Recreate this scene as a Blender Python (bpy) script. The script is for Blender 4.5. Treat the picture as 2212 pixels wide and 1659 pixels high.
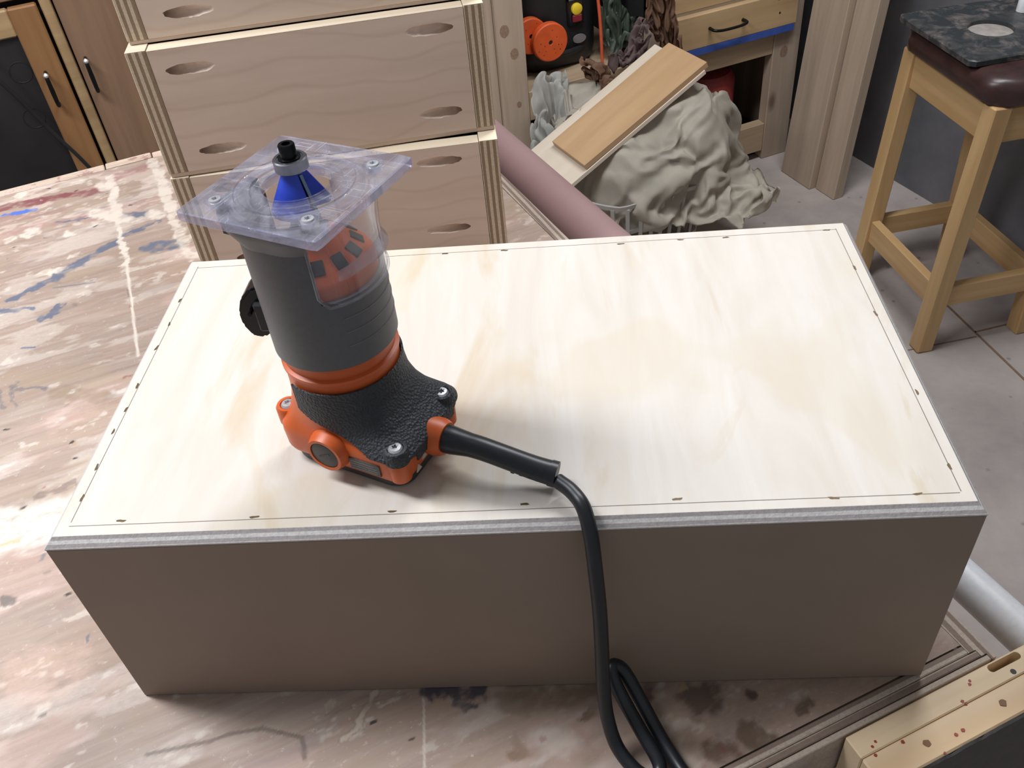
import bpy, bmesh, math, random
import numpy as np
from mathutils import Vector, Matrix, noise
random.seed(7)
PI = math.pi
scene = bpy.context.scene
for o in list(bpy.data.objects): bpy.data.objects.remove(o)
COL = scene.collection

# ------------------------------------------------------------------ camera
ZB = 0.88                       # bench height
cam_d = bpy.data.cameras.new('camera'); cam = bpy.data.objects.new('camera', cam_d); COL.objects.link(cam)
cam_d.sensor_width = 36.0; cam_d.lens = 36.0*1929.03/2212.0
cam_d.clip_start = 0.02; cam_d.clip_end = 50
RW = ((0.91117317, -0.40368254, -0.08248557), (-0.32520875, -0.58170341, -0.74556047), (0.25298760, 0.70615973, -0.66131363))
CW = (0.15020839, -0.42737126, 1.44710872)
cam.matrix_world = Matrix(((RW[0][0], -RW[1][0], -RW[2][0], CW[0]), (RW[0][1], -RW[1][1], -RW[2][1], CW[1]),
                           (RW[0][2], -RW[1][2], -RW[2][2], CW[2]), (0, 0, 0, 1)))
scene.camera = cam
# ------------------------------------------------------------------ world, lights, exposure
w = bpy.data.worlds.new('world'); scene.world = w; w.use_nodes = True
w.node_tree.nodes['Background'].inputs['Color'].default_value = (0.92, 0.95, 1.0, 1)
w.node_tree.nodes['Background'].inputs['Strength'].default_value = 0.115
def area(name, loc, target, sx, sy, power, col):
    d = bpy.data.lights.new(name, 'AREA'); d.shape = 'RECTANGLE'; d.size = sx; d.size_y = sy; d.energy = power; d.color = col
    o = bpy.data.objects.new(name, d); COL.objects.link(o); o.location = loc
    o.rotation_euler = (Vector(target)-Vector(loc)).to_track_quat('-Z', 'Y').to_euler()
    return o
area('ceiling_tube_light', (-0.60, 0.64, 2.40), (-0.45, 0.5, 0), 0.30, 1.1, 16.5, (0.93, 0.96, 1.0))
area('background_fill_light', (1.25, 0.85, 2.55), (1.25, 0.95, 0), 1.2, 0.25, 14, (0.95, 0.97, 1.0))  # added fill lamp, brightens the background, stool and floor
scene.view_settings.view_transform = 'Standard'
scene.view_settings.look = 'None'
scene.view_settings.gamma = 1.0
scene.view_settings.use_curve_mapping = False
scene.view_settings.exposure = 1.25

# ------------------------------------------------------------------ helpers
def lin(c):
    r = []
    for v in c[:3]:
        v = v/255.0
        r.append(v/12.92 if v <= 0.04045 else ((v+0.055)/1.055)**2.4)
    return (r[0], r[1], r[2], 1.0)

def nobm(): return bmesh.new()
def box(bm, a, b, bev=0.0, seg=1):
    vs = [bm.verts.new((x, y, z)) for x in (a[0], b[0]) for y in (a[1], b[1]) for z in (a[2], b[2])]
    fs = [bm.faces.new([vs[i] for i in f]) for f in ((0,1,3,2),(4,6,7,5),(0,4,5,1),(2,3,7,6),(0,2,6,4),(1,5,7,3))]
    if bev > 0:
        es = list({e for f in fs for e in f.edges})
        bmesh.ops.bevel(bm, geom=es, offset=bev, segments=seg, profile=0.5, affect='EDGES')
    return bm
def obox(bm, p, q, wx, wy, up=None, bev=0.0):
    """a bar of section wx (sideways) by wy running from p to q"""
    p = Vector(p); q = Vector(q); d = (q-p); L = d.length; d.normalize()
    up = Vector(up) if up else (Vector((0,0,1)) if abs(d.z) < 0.9 else Vector((0,1,0)))
    s = d.cross(up).normalized(); u = s.cross(d).normalized()
    t = bmesh.new(); box(t, (-wx/2, 0, -wy/2), (wx/2, L, wy/2), bev)
    M = Matrix(((s.x, d.x, u.x, p.x), (s.y, d.y, u.y, p.y), (s.z, d.z, u.z, p.z), (0,0,0,1)))
    t.transform(M); merge(bm, t); return bm
def merge(bm, t):
    m = bpy.data.meshes.new('tmp'); t.to_mesh(m); t.free(); bm.from_mesh(m); bpy.data.meshes.remove(m)
def rings(bm, rows, close=True, cap0=True, cap1=True):
    """skin a list of rows of points"""
    vr = [[bm.verts.new(p) for p in r] for r in rows]
    n = len(vr[0])
    for a, b in zip(vr[:-1], vr[1:]):
        for i in range(n if close else n-1):
            j = (i+1) % n
            try: bm.faces.new((a[i], a[j], b[j], b[i]))
            except ValueError: pass
    if cap0: bm.faces.new(list(reversed(vr[0])))
    if cap1: bm.faces.new(vr[-1])
    return bm
def lathe(bm, prof, n=32, axis=None, caps=(True, True)):
    rows = [[(r*math.cos(2*PI*i/n), r*math.sin(2*PI*i/n), z) for i in range(n)] for r, z in prof]
    t = bmesh.new(); rings(t, rows, True, caps[0], caps[1])
    if axis is not None: t.transform(axis)
    merge(bm, t); return bm
def catmull(P, k=8):
    P = [Vector(p) for p in P]; P = [2*P[0]-P[1]]+P+[2*P[-1]-P[-2]]
    out = []
    for i in range(1, len(P)-2):
        a, b, c, d = P[i-1:i+3]
        for j in range(k):
            t = j/k
            out.append(0.5*((2*b)+(c-a)*t+(2*a-5*b+4*c-d)*t*t+(3*b-a-3*c+d)*t**3))
    out.append(P[-2]); return out
def tube(bm, pts, rad, n=10, k=8, smooth=True):
    C = catmull(pts, k) if smooth else [Vector(p) for p in pts]
    m = len(C)
    if not hasattr(rad, '__len__'): rad = [rad]*m
    else: rad = [float(np.interp(i/(m-1), np.linspace(0, 1, len(rad)), rad)) for i in range(m)]
    up = Vector((0.13, 0.27, 0.95)); rows = []
    for i, c in enumerate(C):
        d = (C[min(i+1, m-1)]-C[max(i-1, 0)]).normalized()
        s = d.cross(up)
        if s.length < 1e-4: s = d.orthogonal()
        s.normalize(); u = s.cross(d).normalized(); up = u
        rows.append([c+rad[i]*(math.cos(2*PI*j/n)*s+math.sin(2*PI*j/n)*u) for j in range(n)])
    t = bmesh.new(); rings(t, rows); bmesh.ops.recalc_face_normals(t, faces=t.faces); merge(bm, t); return bm
def prism(bm, poly, z0, z1, bev=0.0):
    t = bmesh.new(); rings(t, [[(x, y, z0) for x, y in poly], [(x, y, z1) for x, y in poly]])
    if bev: bmesh.ops.bevel(t, geom=list(t.edges), offset=bev, segments=1, affect='EDGES')
    merge(bm, t); return bm
def obj(name, bm, mat, parent=None, sharp=35, loc=None, rot=None):
    bmesh.ops.recalc_face_normals(bm, faces=bm.faces)
    me = bpy.data.meshes.new(name); bm.to_mesh(me); bm.free()
    for p in me.polygons: p.use_smooth = True
    me.set_sharp_from_angle(angle=math.radians(sharp))
    o = bpy.data.objects.new(name, me); COL.objects.link(o)
    for m in (mat if isinstance(mat, (list, tuple)) else [mat]): me.materials.append(m)
    if parent: o.parent = parent
    if loc: o.location = loc
    if rot: o.rotation_euler = rot
    return o
def link(name, me, parent, loc=(0,0,0), rot=(0,0,0)):
    o = bpy.data.objects.new(name, me); COL.objects.link(o); o.parent = parent; o.location = loc; o.rotation_euler = rot; return o
def tag(o, label, cat, group=None):
    o['label'] = label; o['category'] = cat
    if group: o['group'] = group
    return o
def thing(name, label, cat, loc=(0,0,0), rotz=0, group=None):
    o = bpy.data.objects.new(name, None); COL.objects.link(o); o.empty_display_size = 0.05
    o.location = loc; o.rotation_euler = (0,0,rotz); return tag(o, label, cat, group)
def struct(o): o['kind'] = 'structure'; return o
def plabel(o, t): o['label'] = t; return o

# ------------------------------------------------------------------ materials
class N:
    def __init__(s, name):
        s.m = bpy.data.materials.new(name); s.m.use_nodes = True; s.t = s.m.node_tree
        s.b = s.t.nodes['Principled BSDF']; s.out = s.t.nodes['Material Output']
        s.tc = s.t.nodes.new('ShaderNodeTexCoord')
    def n(s, typ, **kw):
        x = s.t.nodes.new(typ)
        for k, v in kw.items(): setattr(x, k, v)
        return x
    def L(s, a, b): s.t.links.new(a, b)
    def mapping(s, scale=(1,1,1), loc=(0,0,0), rot=(0,0,0), src=None):
        m = s.n('ShaderNodeMapping'); m.inputs['Scale'].default_value = scale; m.inputs['Location'].default_value = loc; m.inputs['Rotation'].default_value = rot
        s.L(src if src else s.tc.outputs['Object'], m.inputs['Vector']); return m.outputs[0]
    def noise(s, vec, scale=5, detail=4, rough=0.55, dist=0.0):
        x = s.n('ShaderNodeTexNoise'); x.inputs['Scale'].default_value = scale; x.inputs['Detail'].default_value = detail
        x.inputs['Roughness'].default_value = rough; x.inputs['Distortion'].default_value = dist; s.L(vec, x.inputs['Vector']); return x.outputs['Fac']
    def voro(s, vec, scale=5, out='Distance'):
        x = s.n('ShaderNodeTexVoronoi'); x.inputs['Scale'].default_value = scale; s.L(vec, x.inputs['Vector']); return x.outputs[out]
    def ramp(s, fac, stops):
        r = s.n('ShaderNodeValToRGB'); e = r.color_ramp.elements
        while len(e) < len(stops): e.new(0.5)
        for el, (p, c) in zip(e, stops):
            el.position = p; el.color = c if len(c) == 4 else (c[0], c[1], c[2], 1)
        s.L(fac, r.inputs[0]); return r.outputs[0]
    def mix(s, fac, a, b, mode='MIX'):
        x = s.n('ShaderNodeMix', data_type='RGBA', blend_type=mode)
        for sock, v in ((x.inputs[0], fac), (x.inputs[6], a), (x.inputs[7], b)):
            if hasattr(v, 'is_linked'): s.L(v, sock)
            else: sock.default_value = v
        return x.outputs[2]
    def math(s, op, a, b=None):
        x = s.n('ShaderNodeMath', operation=op)
        for sock, v in zip(x.inputs, (a, b)):
            if v is None: continue
            if hasattr(v, 'is_linked'): s.L(v, sock)
            else: sock.default_value = v
        return x.outputs[0]
    def bump(s, h, strength=0.3, dist=0.001):
        b = s.n('ShaderNodeBump'); b.inputs['Strength'].default_value = strength; b.inputs['Distance'].default_value = dist
        s.L(h, b.inputs['Height']); s.L(b.outputs[0], s.b.inputs['Normal'])
    def fin(s, col=None, rough=0.5, metal=0.0, spec=None):
        if col is not None:
            if hasattr(col, 'is_linked'): s.L(col, s.b.inputs['Base Color'])
            else: s.b.inputs['Base Color'].default_value = col
        if hasattr(rough, 'is_linked'): s.L(rough, s.b.inputs['Roughness'])
        else: s.b.inputs['Roughness'].default_value = rough
        s.b.inputs['Metallic'].default_value = metal
        if spec is not None: s.b.inputs['Specular IOR Level'].default_value = spec
        return s.m
def plain(name, c, rough=0.5, metal=0.0, var=0.12, scale=60, spec=None, bump=0.0):
    k = N(name); v = k.mapping(); f = k.noise(v, scale, 3)
    c = lin(c); d = tuple(x*(1-var) for x in c[:3])+(1,); e = tuple(min(1, x*(1+var)) for x in c[:3])+(1,)
    if bump: k.bump(f, bump, 0.002)
    return k.fin(k.ramp(f, [(0.3, d), (0.7, e)]), rough, metal, spec)
def wood(name, a, b, axis='x', scale=1.0, rough=0.55, grain=18, knots=False, streak=0.5, c=None):
    """streaky wood, grain along axis"""
    k = N(name); sc = {'x': (1, grain, grain), 'y': (grain, 1, grain), 'z': (grain, grain, 1)}[axis]
    v = k.mapping(tuple(q*scale for q in sc)); f = k.noise(v, 2.2, 6, 0.6, 0.6)
    f2 = k.noise(k.mapping(tuple(q*scale*0.35 for q in sc)), 1.6, 3, 0.5, 1.2)
    col = k.ramp(f, [(0.25, lin(a)), (0.75, lin(b))])
    if c: col = k.mix(k.ramp(f2, [(0.5, (0,0,0)), (0.72, (streak,)*3)]), col, lin(c))
    if knots:
        vv = k.voro(k.mapping(tuple(q*scale for q in {'x': (4, 9, 9), 'y': (9, 4, 9), 'z': (9, 9, 4)}[axis])), 1.0)
        kn = k.ramp(vv, [(0.05, (1,1,1)), (0.16, (0,0,0))])
        col = k.mix(k.math('MULTIPLY', kn, 0.75), col, lin((92, 66, 48)))
    k.bump(f, 0.12, 0.001)
    return k.fin(col, rough)
M = {}
def ply_end(name, axis, period, light, dark):
    """plies seen on edge: stripes across axis"""
    k = N(name); sx = k.n('ShaderNodeSeparateXYZ'); k.L(k.tc.outputs['Object'], sx.inputs[0])
    v = sx.outputs['XYZ'.index(axis)]
    wob = k.noise(k.mapping((9, 9, 9)), 3, 2)
    p = k.math('ADD', k.math('MULTIPLY', v, 1.0/period), k.math('MULTIPLY', wob, 0.10))
    fr = k.math('FRACT', p)
    f = k.noise(k.mapping((150, 150, 150)), 3, 4, 0.7)
    st = k.ramp(fr, [(0.0, lin(light)), (0.44, lin(light)), (0.50, lin(dark)), (0.94, lin(dark)), (1.0, lin(light))])
    col = k.mix(k.math('MULTIPLY', k.ramp(f, [(0.4, (0,0,0)), (0.75, (1,1,1))]), 0.35), st, lin(tuple(x*0.6 for x in dark)))
    k.bump(f, 0.3, 0.001)
    return k.fin(col, 0.75)
M['ply_end_x'] = ply_end('plywood_end_grain', 'X', 0.0066, (214, 198, 172), (150, 128, 104))
M['ply_edge'] = ply_end('plywood_chamfer_edge', 'Z', 0.0034, (226, 221, 217), (178, 169, 167))
M['ply_flat'] = ply_end('plywood_flat_strip', 'Y', 0.0085, (186, 170, 154), (134, 114, 102))
M['ply_flat_x'] = ply_end('plywood_flat_strip_x', 'X', 0.0085, (186, 170, 154), (134, 114, 102))

k = N('pale_pine_plywood')
v = k.mapping((26, 3.2, 10)); f = k.noise(v, 1.3, 6, 0.62, 0.8)
f2 = k.noise(k.mapping((9, 2.6, 4), (3.1, 0.4, 0)), 1.5, 4, 0.6, 1.6)
f3 = k.noise(k.mapping((5, 4, 4), (0.2, 5.4, 0)), 1.6, 2, 0.5, 0.4)
col = k.ramp(f, [(0.3, lin((201, 191, 178))), (0.6, lin((210, 202, 192))), (0.8, lin((215, 209, 202)))])
col = k.mix(k.ramp(f2, [(0.54, (0,0,0)), (0.66, (0.6,)*3), (0.75, (0.25,)*3)]), col, lin((194, 174, 142)))
col = k.mix(k.ramp(f3, [(0.58, (0,0,0)), (0.62, (0.38,)*3), (0.8, (0.32,)*3)]), col, lin((202, 188, 162)))
k.bump(f, 0.08, 0.0006)
M['box_top'] = k.fin(col, 0.5)
k = N('birch_plywood_face_lined'); f = k.noise(k.mapping((1, 9, 9)), 2.2, 6, 0.6, 0.6)
col = k.ramp(f, [(0.25, lin((204, 183, 167))), (0.75, lin((226, 207, 191)))])
wv = k.n('ShaderNodeTexWave', bands_direction='Z'); wv.inputs['Scale'].default_value = 9.0; wv.inputs['Distortion'].default_value = 7.0; wv.inputs['Detail'].default_value = 1.0; wv.inputs['Detail Scale'].default_value = 0.55
k.L(k.mapping((1.6, 1.0, 1.4), (0.3, 0, 0.11)), wv.inputs['Vector'])
col = k.mix(k.ramp(wv.outputs['Fac'], [(0.0, (0.17,)*3), (0.05, (0.07,)*3), (0.14, (0,0,0))]), col, lin((168, 138, 116)))
M['birch'] = k.fin(col, 0.5)
M['box_side'] = plain('smooth_taupe_side', (140, 122, 108), 0.55, var=0.06, scale=12)
M['ply_lit'] = wood('lit_birch_ply_top_edge', (214, 194, 166), (232, 216, 192), 'x', 1.0, 0.6, 30)  # paler copy of the birch, overhead light put into the colour
M['graphite'] = plain('pencil_graphite', (120, 108, 100), 0.6)
M['staple'] = plain('sunk_staple', (96, 76, 48), 0.5, 0.3, var=0.4, scale=400)
M['pine'] = wood('pine_board', (158, 128, 96), (190, 160, 124), 'z', 1.0, 0.6, 14, knots=True, c=(140, 106, 78))
M['pine_x'] = wood('pine_rail', (158, 136, 110), (184, 160, 132), 'x', 1.0, 0.6, 14, c=(138, 114, 88))
M['pine_grey'] = wood('weathered_pine', (160, 141, 122), (188, 168, 148), 'z', 1.0, 0.65, 14, knots=True, c=(136, 114, 96))
M['drawer_pine'] = wood('honey_pine_drawer', (172, 142, 104), (196, 166, 126), 'x', 1.0, 0.5, 12, c=(146, 112, 72))
M['stool_wood'] = wood('varnished_stool_pine', (184, 146, 98), (208, 174, 126), 'z', 1.0, 0.42, 14, c=(164, 122, 76))
M['stool_wood_x'] = wood('varnished_stool_pine_rail', (184, 146, 98), (208, 174, 126), 'x', 1.0, 0.42, 14, c=(164, 122, 76))
M['cab_door'] = wood('brown_oak_door', (122, 94, 74), (148, 116, 92), 'z', 1.0, 0.45, 14, c=(104, 76, 56))
M['cab_stile'] = wood('warm_brown_stile', (136, 96, 60), (160, 118, 78), 'z', 1.0, 0.42, 16, c=(112, 70, 38))
M['cab_rail'] = wood('tan_rail', (160, 130, 92), (186, 156, 116), 'x', 1.0, 0.45, 16)
M['white_board'] = wood('whitish_board', (206, 190, 168), (222, 208, 190), 'x', 1.0, 0.6, 10)
M['tan_board'] = wood('tan_board', (178, 142, 104), (198, 164, 126), 'x', 1.0, 0.55, 8, c=(166, 128, 92))
M['jaw'] = wood('vise_jaw_maple', (214, 186, 148), (234, 210, 176), 'x', 1.0, 0.5, 14, c=(188, 146, 100))
M['dark_steel'] = plain('black_painted_steel', (38, 34, 32), 0.5, 0.2, var=0.5, scale=90)
M['grey_plastic'] = plain('dark_grey_sleeve', (92, 92, 95), 0.5, var=0.06, scale=300)
k = N('black_textured_rubber'); v = k.mapping(); vo = k.voro(v, 620)
k.bump(vo, 0.9, 0.0009)
M['rubber'] = k.fin(lin((50, 53, 58)), 0.6)
M['orange'] = plain('orange_plastic', (204, 92, 36), 0.42, var=0.05, scale=90)
M['orange_dim'] = plain('orange_wheel_plastic', (210, 86, 34), 0.6, var=0.08, scale=60)
M['black_gloss'] = plain('glossy_black_plastic', (26, 27, 30), 0.22, var=0.2)
M['black'] = plain('black_plastic', (30, 31, 34), 0.45, var=0.15)
M['cordblack'] = plain('black_cord_rubber', (27, 29, 34), 0.38, var=0.15, scale=200)
M['cap_grey'] = plain('charcoal_end_cap', (58, 56, 56), 0.5, var=0.08)
M['silver'] = plain('bright_screw_metal', (225, 225, 228), 0.32, 0.75)
M['steel'] = plain('grey_bearing_steel', (150, 152, 156), 0.3, 1.0)
M['blacksteel'] = plain('black_oxide_steel', (36, 36, 38), 0.3, 0.8)
M['blue'] = plain('cobalt_blue_enamel', (42, 70, 190), 0.28, var=0.15, scale=120)
M['carbide'] = plain('carbide_blade', (120, 140, 165), 0.25, 0.9)
M['label_dark'] = plain('grey_rating_label', (70, 68, 66), 0.45, var=0.3, scale=700)
M['label_line'] = plain('faint_label_print', (112, 108, 104), 0.5)
M['tri'] = plain('pale_warning_sticker', (190, 176, 164), 0.5)
def acrylic(name, tint, haze, hazecol, rough=0.06):
    k = N(name); t = k.t; t.nodes.remove(k.b)
    tr = k.n('ShaderNodeBsdfTransparent'); tr.inputs[0].default_value = tint
    gl = k.n('ShaderNodeBsdfGlossy'); gl.inputs['Roughness'].default_value = rough
    df = k.n('ShaderNodeBsdfDiffuse'); df.inputs[0].default_value = hazecol
    lw = k.n('ShaderNodeLayerWeight'); lw.inputs[0].default_value = 0.5
    frs = k.math('ADD', k.math('MULTIPLY', k.math('POWER', lw.outputs['Facing'], 5.0), 0.9), 0.04)
    # scratches: stretched noise in two directions; dusty smears: soft noise
    s1 = k.ramp(k.noise(k.mapping((16, 900, 1), rot=(0, 0, 0.55)), 1, 2, 0.6, 0.35), [(0.655, (0,0,0)), (0.69, (1,1,1)), (0.73, (0,0,0))])
    s2 = k.ramp(k.noise(k.mapping((1000, 20, 1), rot=(0, 0, -0.25)), 1, 2, 0.6, 0.35), [(0.665, (0,0,0)), (0.70, (1,1,1)), (0.74, (0,0,0))])
    sm = k.ramp(k.noise(k.mapping((1, 1, 1)), 38, 4, 0.6, 1.2), [(0.42, (0,0,0)), (0.80, (1,1,1))])
    h = k.math('ADD', k.math('MULTIPLY', k.math('MAXIMUM', s1, s2), haze*1.3), k.math('MULTIPLY', sm, haze*0.9))
    h = k.math('ADD', h, haze*0.32)
    m1 = k.n('ShaderNodeMixShader'); k.L(h, m1.inputs[0]); k.L(tr.outputs[0], m1.inputs[1]); k.L(df.outputs[0], m1.inputs[2])
    m2 = k.n('ShaderNodeMixShader'); k.L(frs, m2.inputs[0]); k.L(m1.outputs[0], m2.inputs[1]); k.L(gl.outputs[0], m2.inputs[2])
    k.L(m2.outputs[0], k.out.inputs[0]); return k.m
M['acrylic'] = acrylic('scratched_clear_acrylic', (0.90, 0.895, 0.93, 1), 0.23, (0.74, 0.73, 0.81, 1))
M['acrylic_edge'] = acrylic('lavender_acrylic_edge', (0.84, 0.84, 0.94, 1), 0.60, (0.60, 0.59, 0.76, 1), 0.12)
M['shield'] = acrylic('clear_chip_shield', (0.93, 0.93, 0.95, 1), 0.10, (0.7, 0.7, 0.74, 1), 0.05)
M['rim'] = acrylic('shield_rim_clear', (0.90, 0.90, 0.93, 1), 0.16, (0.75, 0.75, 0.80, 1), 0.05)
M['leather'] = plain('dark_brown_leather', (58, 38, 36), 0.35, var=0.25, scale=30, bump=0.1)
k = N('dusty_black_plate'); f = k.noise(k.mapping(), 26, 6, 0.7, 0.6); g = k.noise(k.mapping((1,1,1), (4,2,0)), 9, 3)
dust = k.math('MULTIPLY', k.ramp(f, [(0.46, (0,0,0)), (0.70, (1,1,1))]), k.ramp(g, [(0.38, (0.15,)*3), (0.62, (1,1,1))]))
M['dusty_plate'] = k.fin(k.mix(dust, lin((44, 48, 50)), lin((140, 128, 122))), 0.45)
M['dusty_disc'] = plain('dusty_grey_disc', (150, 142, 136), 0.7, var=0.2)
M['pink_paper'] = plain('dusty_pink_paper', (162, 130, 129), 0.6, var=0.06, scale=9)
M['pvc'] = plain('white_pvc_pipe', (222, 224, 228), 0.32, var=0.05, scale=200)
M['dark_brown'] = plain('dark_brown_flange', (50, 34, 34), 0.6)
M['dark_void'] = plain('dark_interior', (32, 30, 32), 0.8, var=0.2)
M['tint_glass'] = plain('near_black_glass', (44, 42, 42), 0.25, var=0.2, scale=8)
M['tape'] = plain('blue_masking_tape', (56, 84, 160), 0.6, var=0.1)
M['canvas'] = plain('beige_canvas', (206, 198, 184), 0.9, var=0.1, scale=14, bump=0.15)
M['canvas_grey'] = plain('pale_grey_canvas', (208, 206, 200), 0.9, var=0.1, scale=20, bump=0.15)
M['basket'] = plain('grey_white_basket_plastic', (168, 162, 156), 0.5, var=0.05)
M['green_bag'] = plain('crinkled_green_bag', (92, 104, 88), 0.4, var=0.4, scale=45)
M['paper_bag'] = plain('brown_paper_bag', (146, 112, 90), 0.8, var=0.25, scale=30)
M['mauve'] = plain('mauve_rag', (140, 118, 114), 0.9, var=0.25, scale=30)
M['red_plastic'] = plain('dull_red_plastic', (142, 54, 52), 0.5, var=0.1)
M['yellow'] = plain('yellow_knob', (232, 200, 50), 0.5, var=0.05)
M['red_knob'] = plain('dark_red_tab', (130, 34, 44), 0.5, var=0.05)
M['buckle'] = plain('grey_green_buckle', (104, 112, 110), 0.5, var=0.1)
M['orange_wire'] = plain('orange_red_wire', (206, 88, 56), 0.5)
M['rib_reflection_grey'] = plain('dull_grey_rib_and_reflection', (120, 112, 114), 0.6)  # shared by the sleeve ribs and the painted reflection on the drum
M['white_thing'] = plain('white_plastic', (230, 230, 230), 0.5)
M['iron'] = plain('black_iron_pull', (24, 24, 25), 0.35, 0.5)
# concrete
k = N('stained_concrete'); f = k.noise(k.mapping(), 3.0, 8, 0.62, 0.3); g = k.noise(k.mapping(), 55, 4, 0.7); sp = k.voro(k.mapping(), 17)
col = k.ramp(f, [(0.28, lin((138, 128, 124))), (0.5, lin((164, 153, 148))), (0.72, lin((186, 176, 170)))])
col = k.mix(k.math('MULTIPLY', g, 0.25), col, lin((186, 178, 170)))
col = k.mix(k.math('MULTIPLY', k.ramp(sp, [(0.06, (1,1,1)), (0.11, (0,0,0))]), 0.45), col, lin((92, 84, 80)))
k.bump(g, 0.15, 0.002); M['concrete'] = k.fin(col, 0.7)
k = N('grey_block_wall'); f = k.noise(k.mapping(), 5, 6, 0.6); k.bump(f, 0.2, 0.004)
M['wall'] = k.fin(k.ramp(f, [(0.3, lin((84, 84, 88))), (0.7, lin((112, 110, 112)))]), 0.8)
M['joint'] = plain('floor_joint_line', (120, 98, 82), 0.8)
# bench top: weathered plywood, paint marks stored on the mesh
k = N('paint_stained_bench_plywood')
f = k.noise(k.mapping((4, 46, 20)), 1.6, 6, 0.62, 0.9); g = k.noise(k.mapping((3.2, 9, 6)), 1.8, 4, 0.6, 1.0); h = k.noise(k.mapping(), 190, 4, 0.7)
base = k.ramp(f, [(0.25, lin((146, 124, 112))), (0.5, lin((168, 147, 134))), (0.75, lin((184, 166, 153)))])
base = k.mix(k.ramp(g, [(0.42, (0,0,0)), (0.66, (0.6,)*3)]), base, lin((170, 144, 124)))
base = k.mix(k.ramp(h, [(0.62, (0,0,0)), (0.74, (0.55,)*3)]), base, lin((222, 212, 200)))
at = k.n('ShaderNodeVertexColor', layer_name='paint')
edge = k.math('ADD', at.outputs['Alpha'], k.math('MULTIPLY', k.math('SUBTRACT', k.noise(k.mapping((140, 320, 100)), 1.5, 5, 0.7), 0.5), 0.5))
fac = k.math('MULTIPLY', k.ramp(edge, [(0.10, (0,0,0)), (0.85, (1,1,1))]), 0.92)
col = k.mix(fac, base, at.outputs['Color'])
k.bump(f, 0.2, 0.001); M['bench'] = k.fin(col, 0.6)
M['bench_plain'] = wood('bench_plain_wood', (150, 126, 108), (184, 160, 140), 'x', 1.0, 0.65, 16, c=(130, 104, 88))
k = N('bench_edge_painted'); f = k.noise(k.mapping((14, 60, 60)), 1.4, 5, 0.7, 0.8); g = k.noise(k.mapping((30, 40, 40), (2,1,0)), 1.2, 4, 0.7)
col = k.ramp(f, [(0.35, lin((186, 160, 140))), (0.55, lin((204, 184, 168))), (0.7, lin((150, 118, 108)))])
col = k.mix(k.ramp(g, [(0.56, (0,0,0)), (0.62, (0.6,)*3)]), col, lin((134, 82, 82)))
M['bench_lip'] = k.fin(col, 0.6)

# ------------------------------------------------------------------ the room
bm = nobm(); box(bm, (-2.2, -1.6, -0.05), (2.17, 2.45, 0.0)); floor = struct(obj('floor', bm, M['concrete']))
bm = nobm(); box(bm, (-2.2, 2.40, 0), (2.17, 2.45, 2.6)); struct(obj('wall_back', bm, M['wall']))
bm = nobm(); box(bm, (2.12, -1.6, 0), (2.17, 2.40, 2.6)); struct(obj('wall_right', bm, M['wall']))
for p, q, wd in (((1.83, 1.00), (1.66, 0.10), 0.006), ((1.78, 0.735), (2.10, 0.68), 0.005), ((1.15, 0.86), (1.77, 0.72), 0.004)):
    bm = nobm(); obox(bm, (p[0], p[1], 0.0), (q[0], q[1], 0.0), wd, 0.0016); obj('joint', bm, M['joint'], floor)

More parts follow.
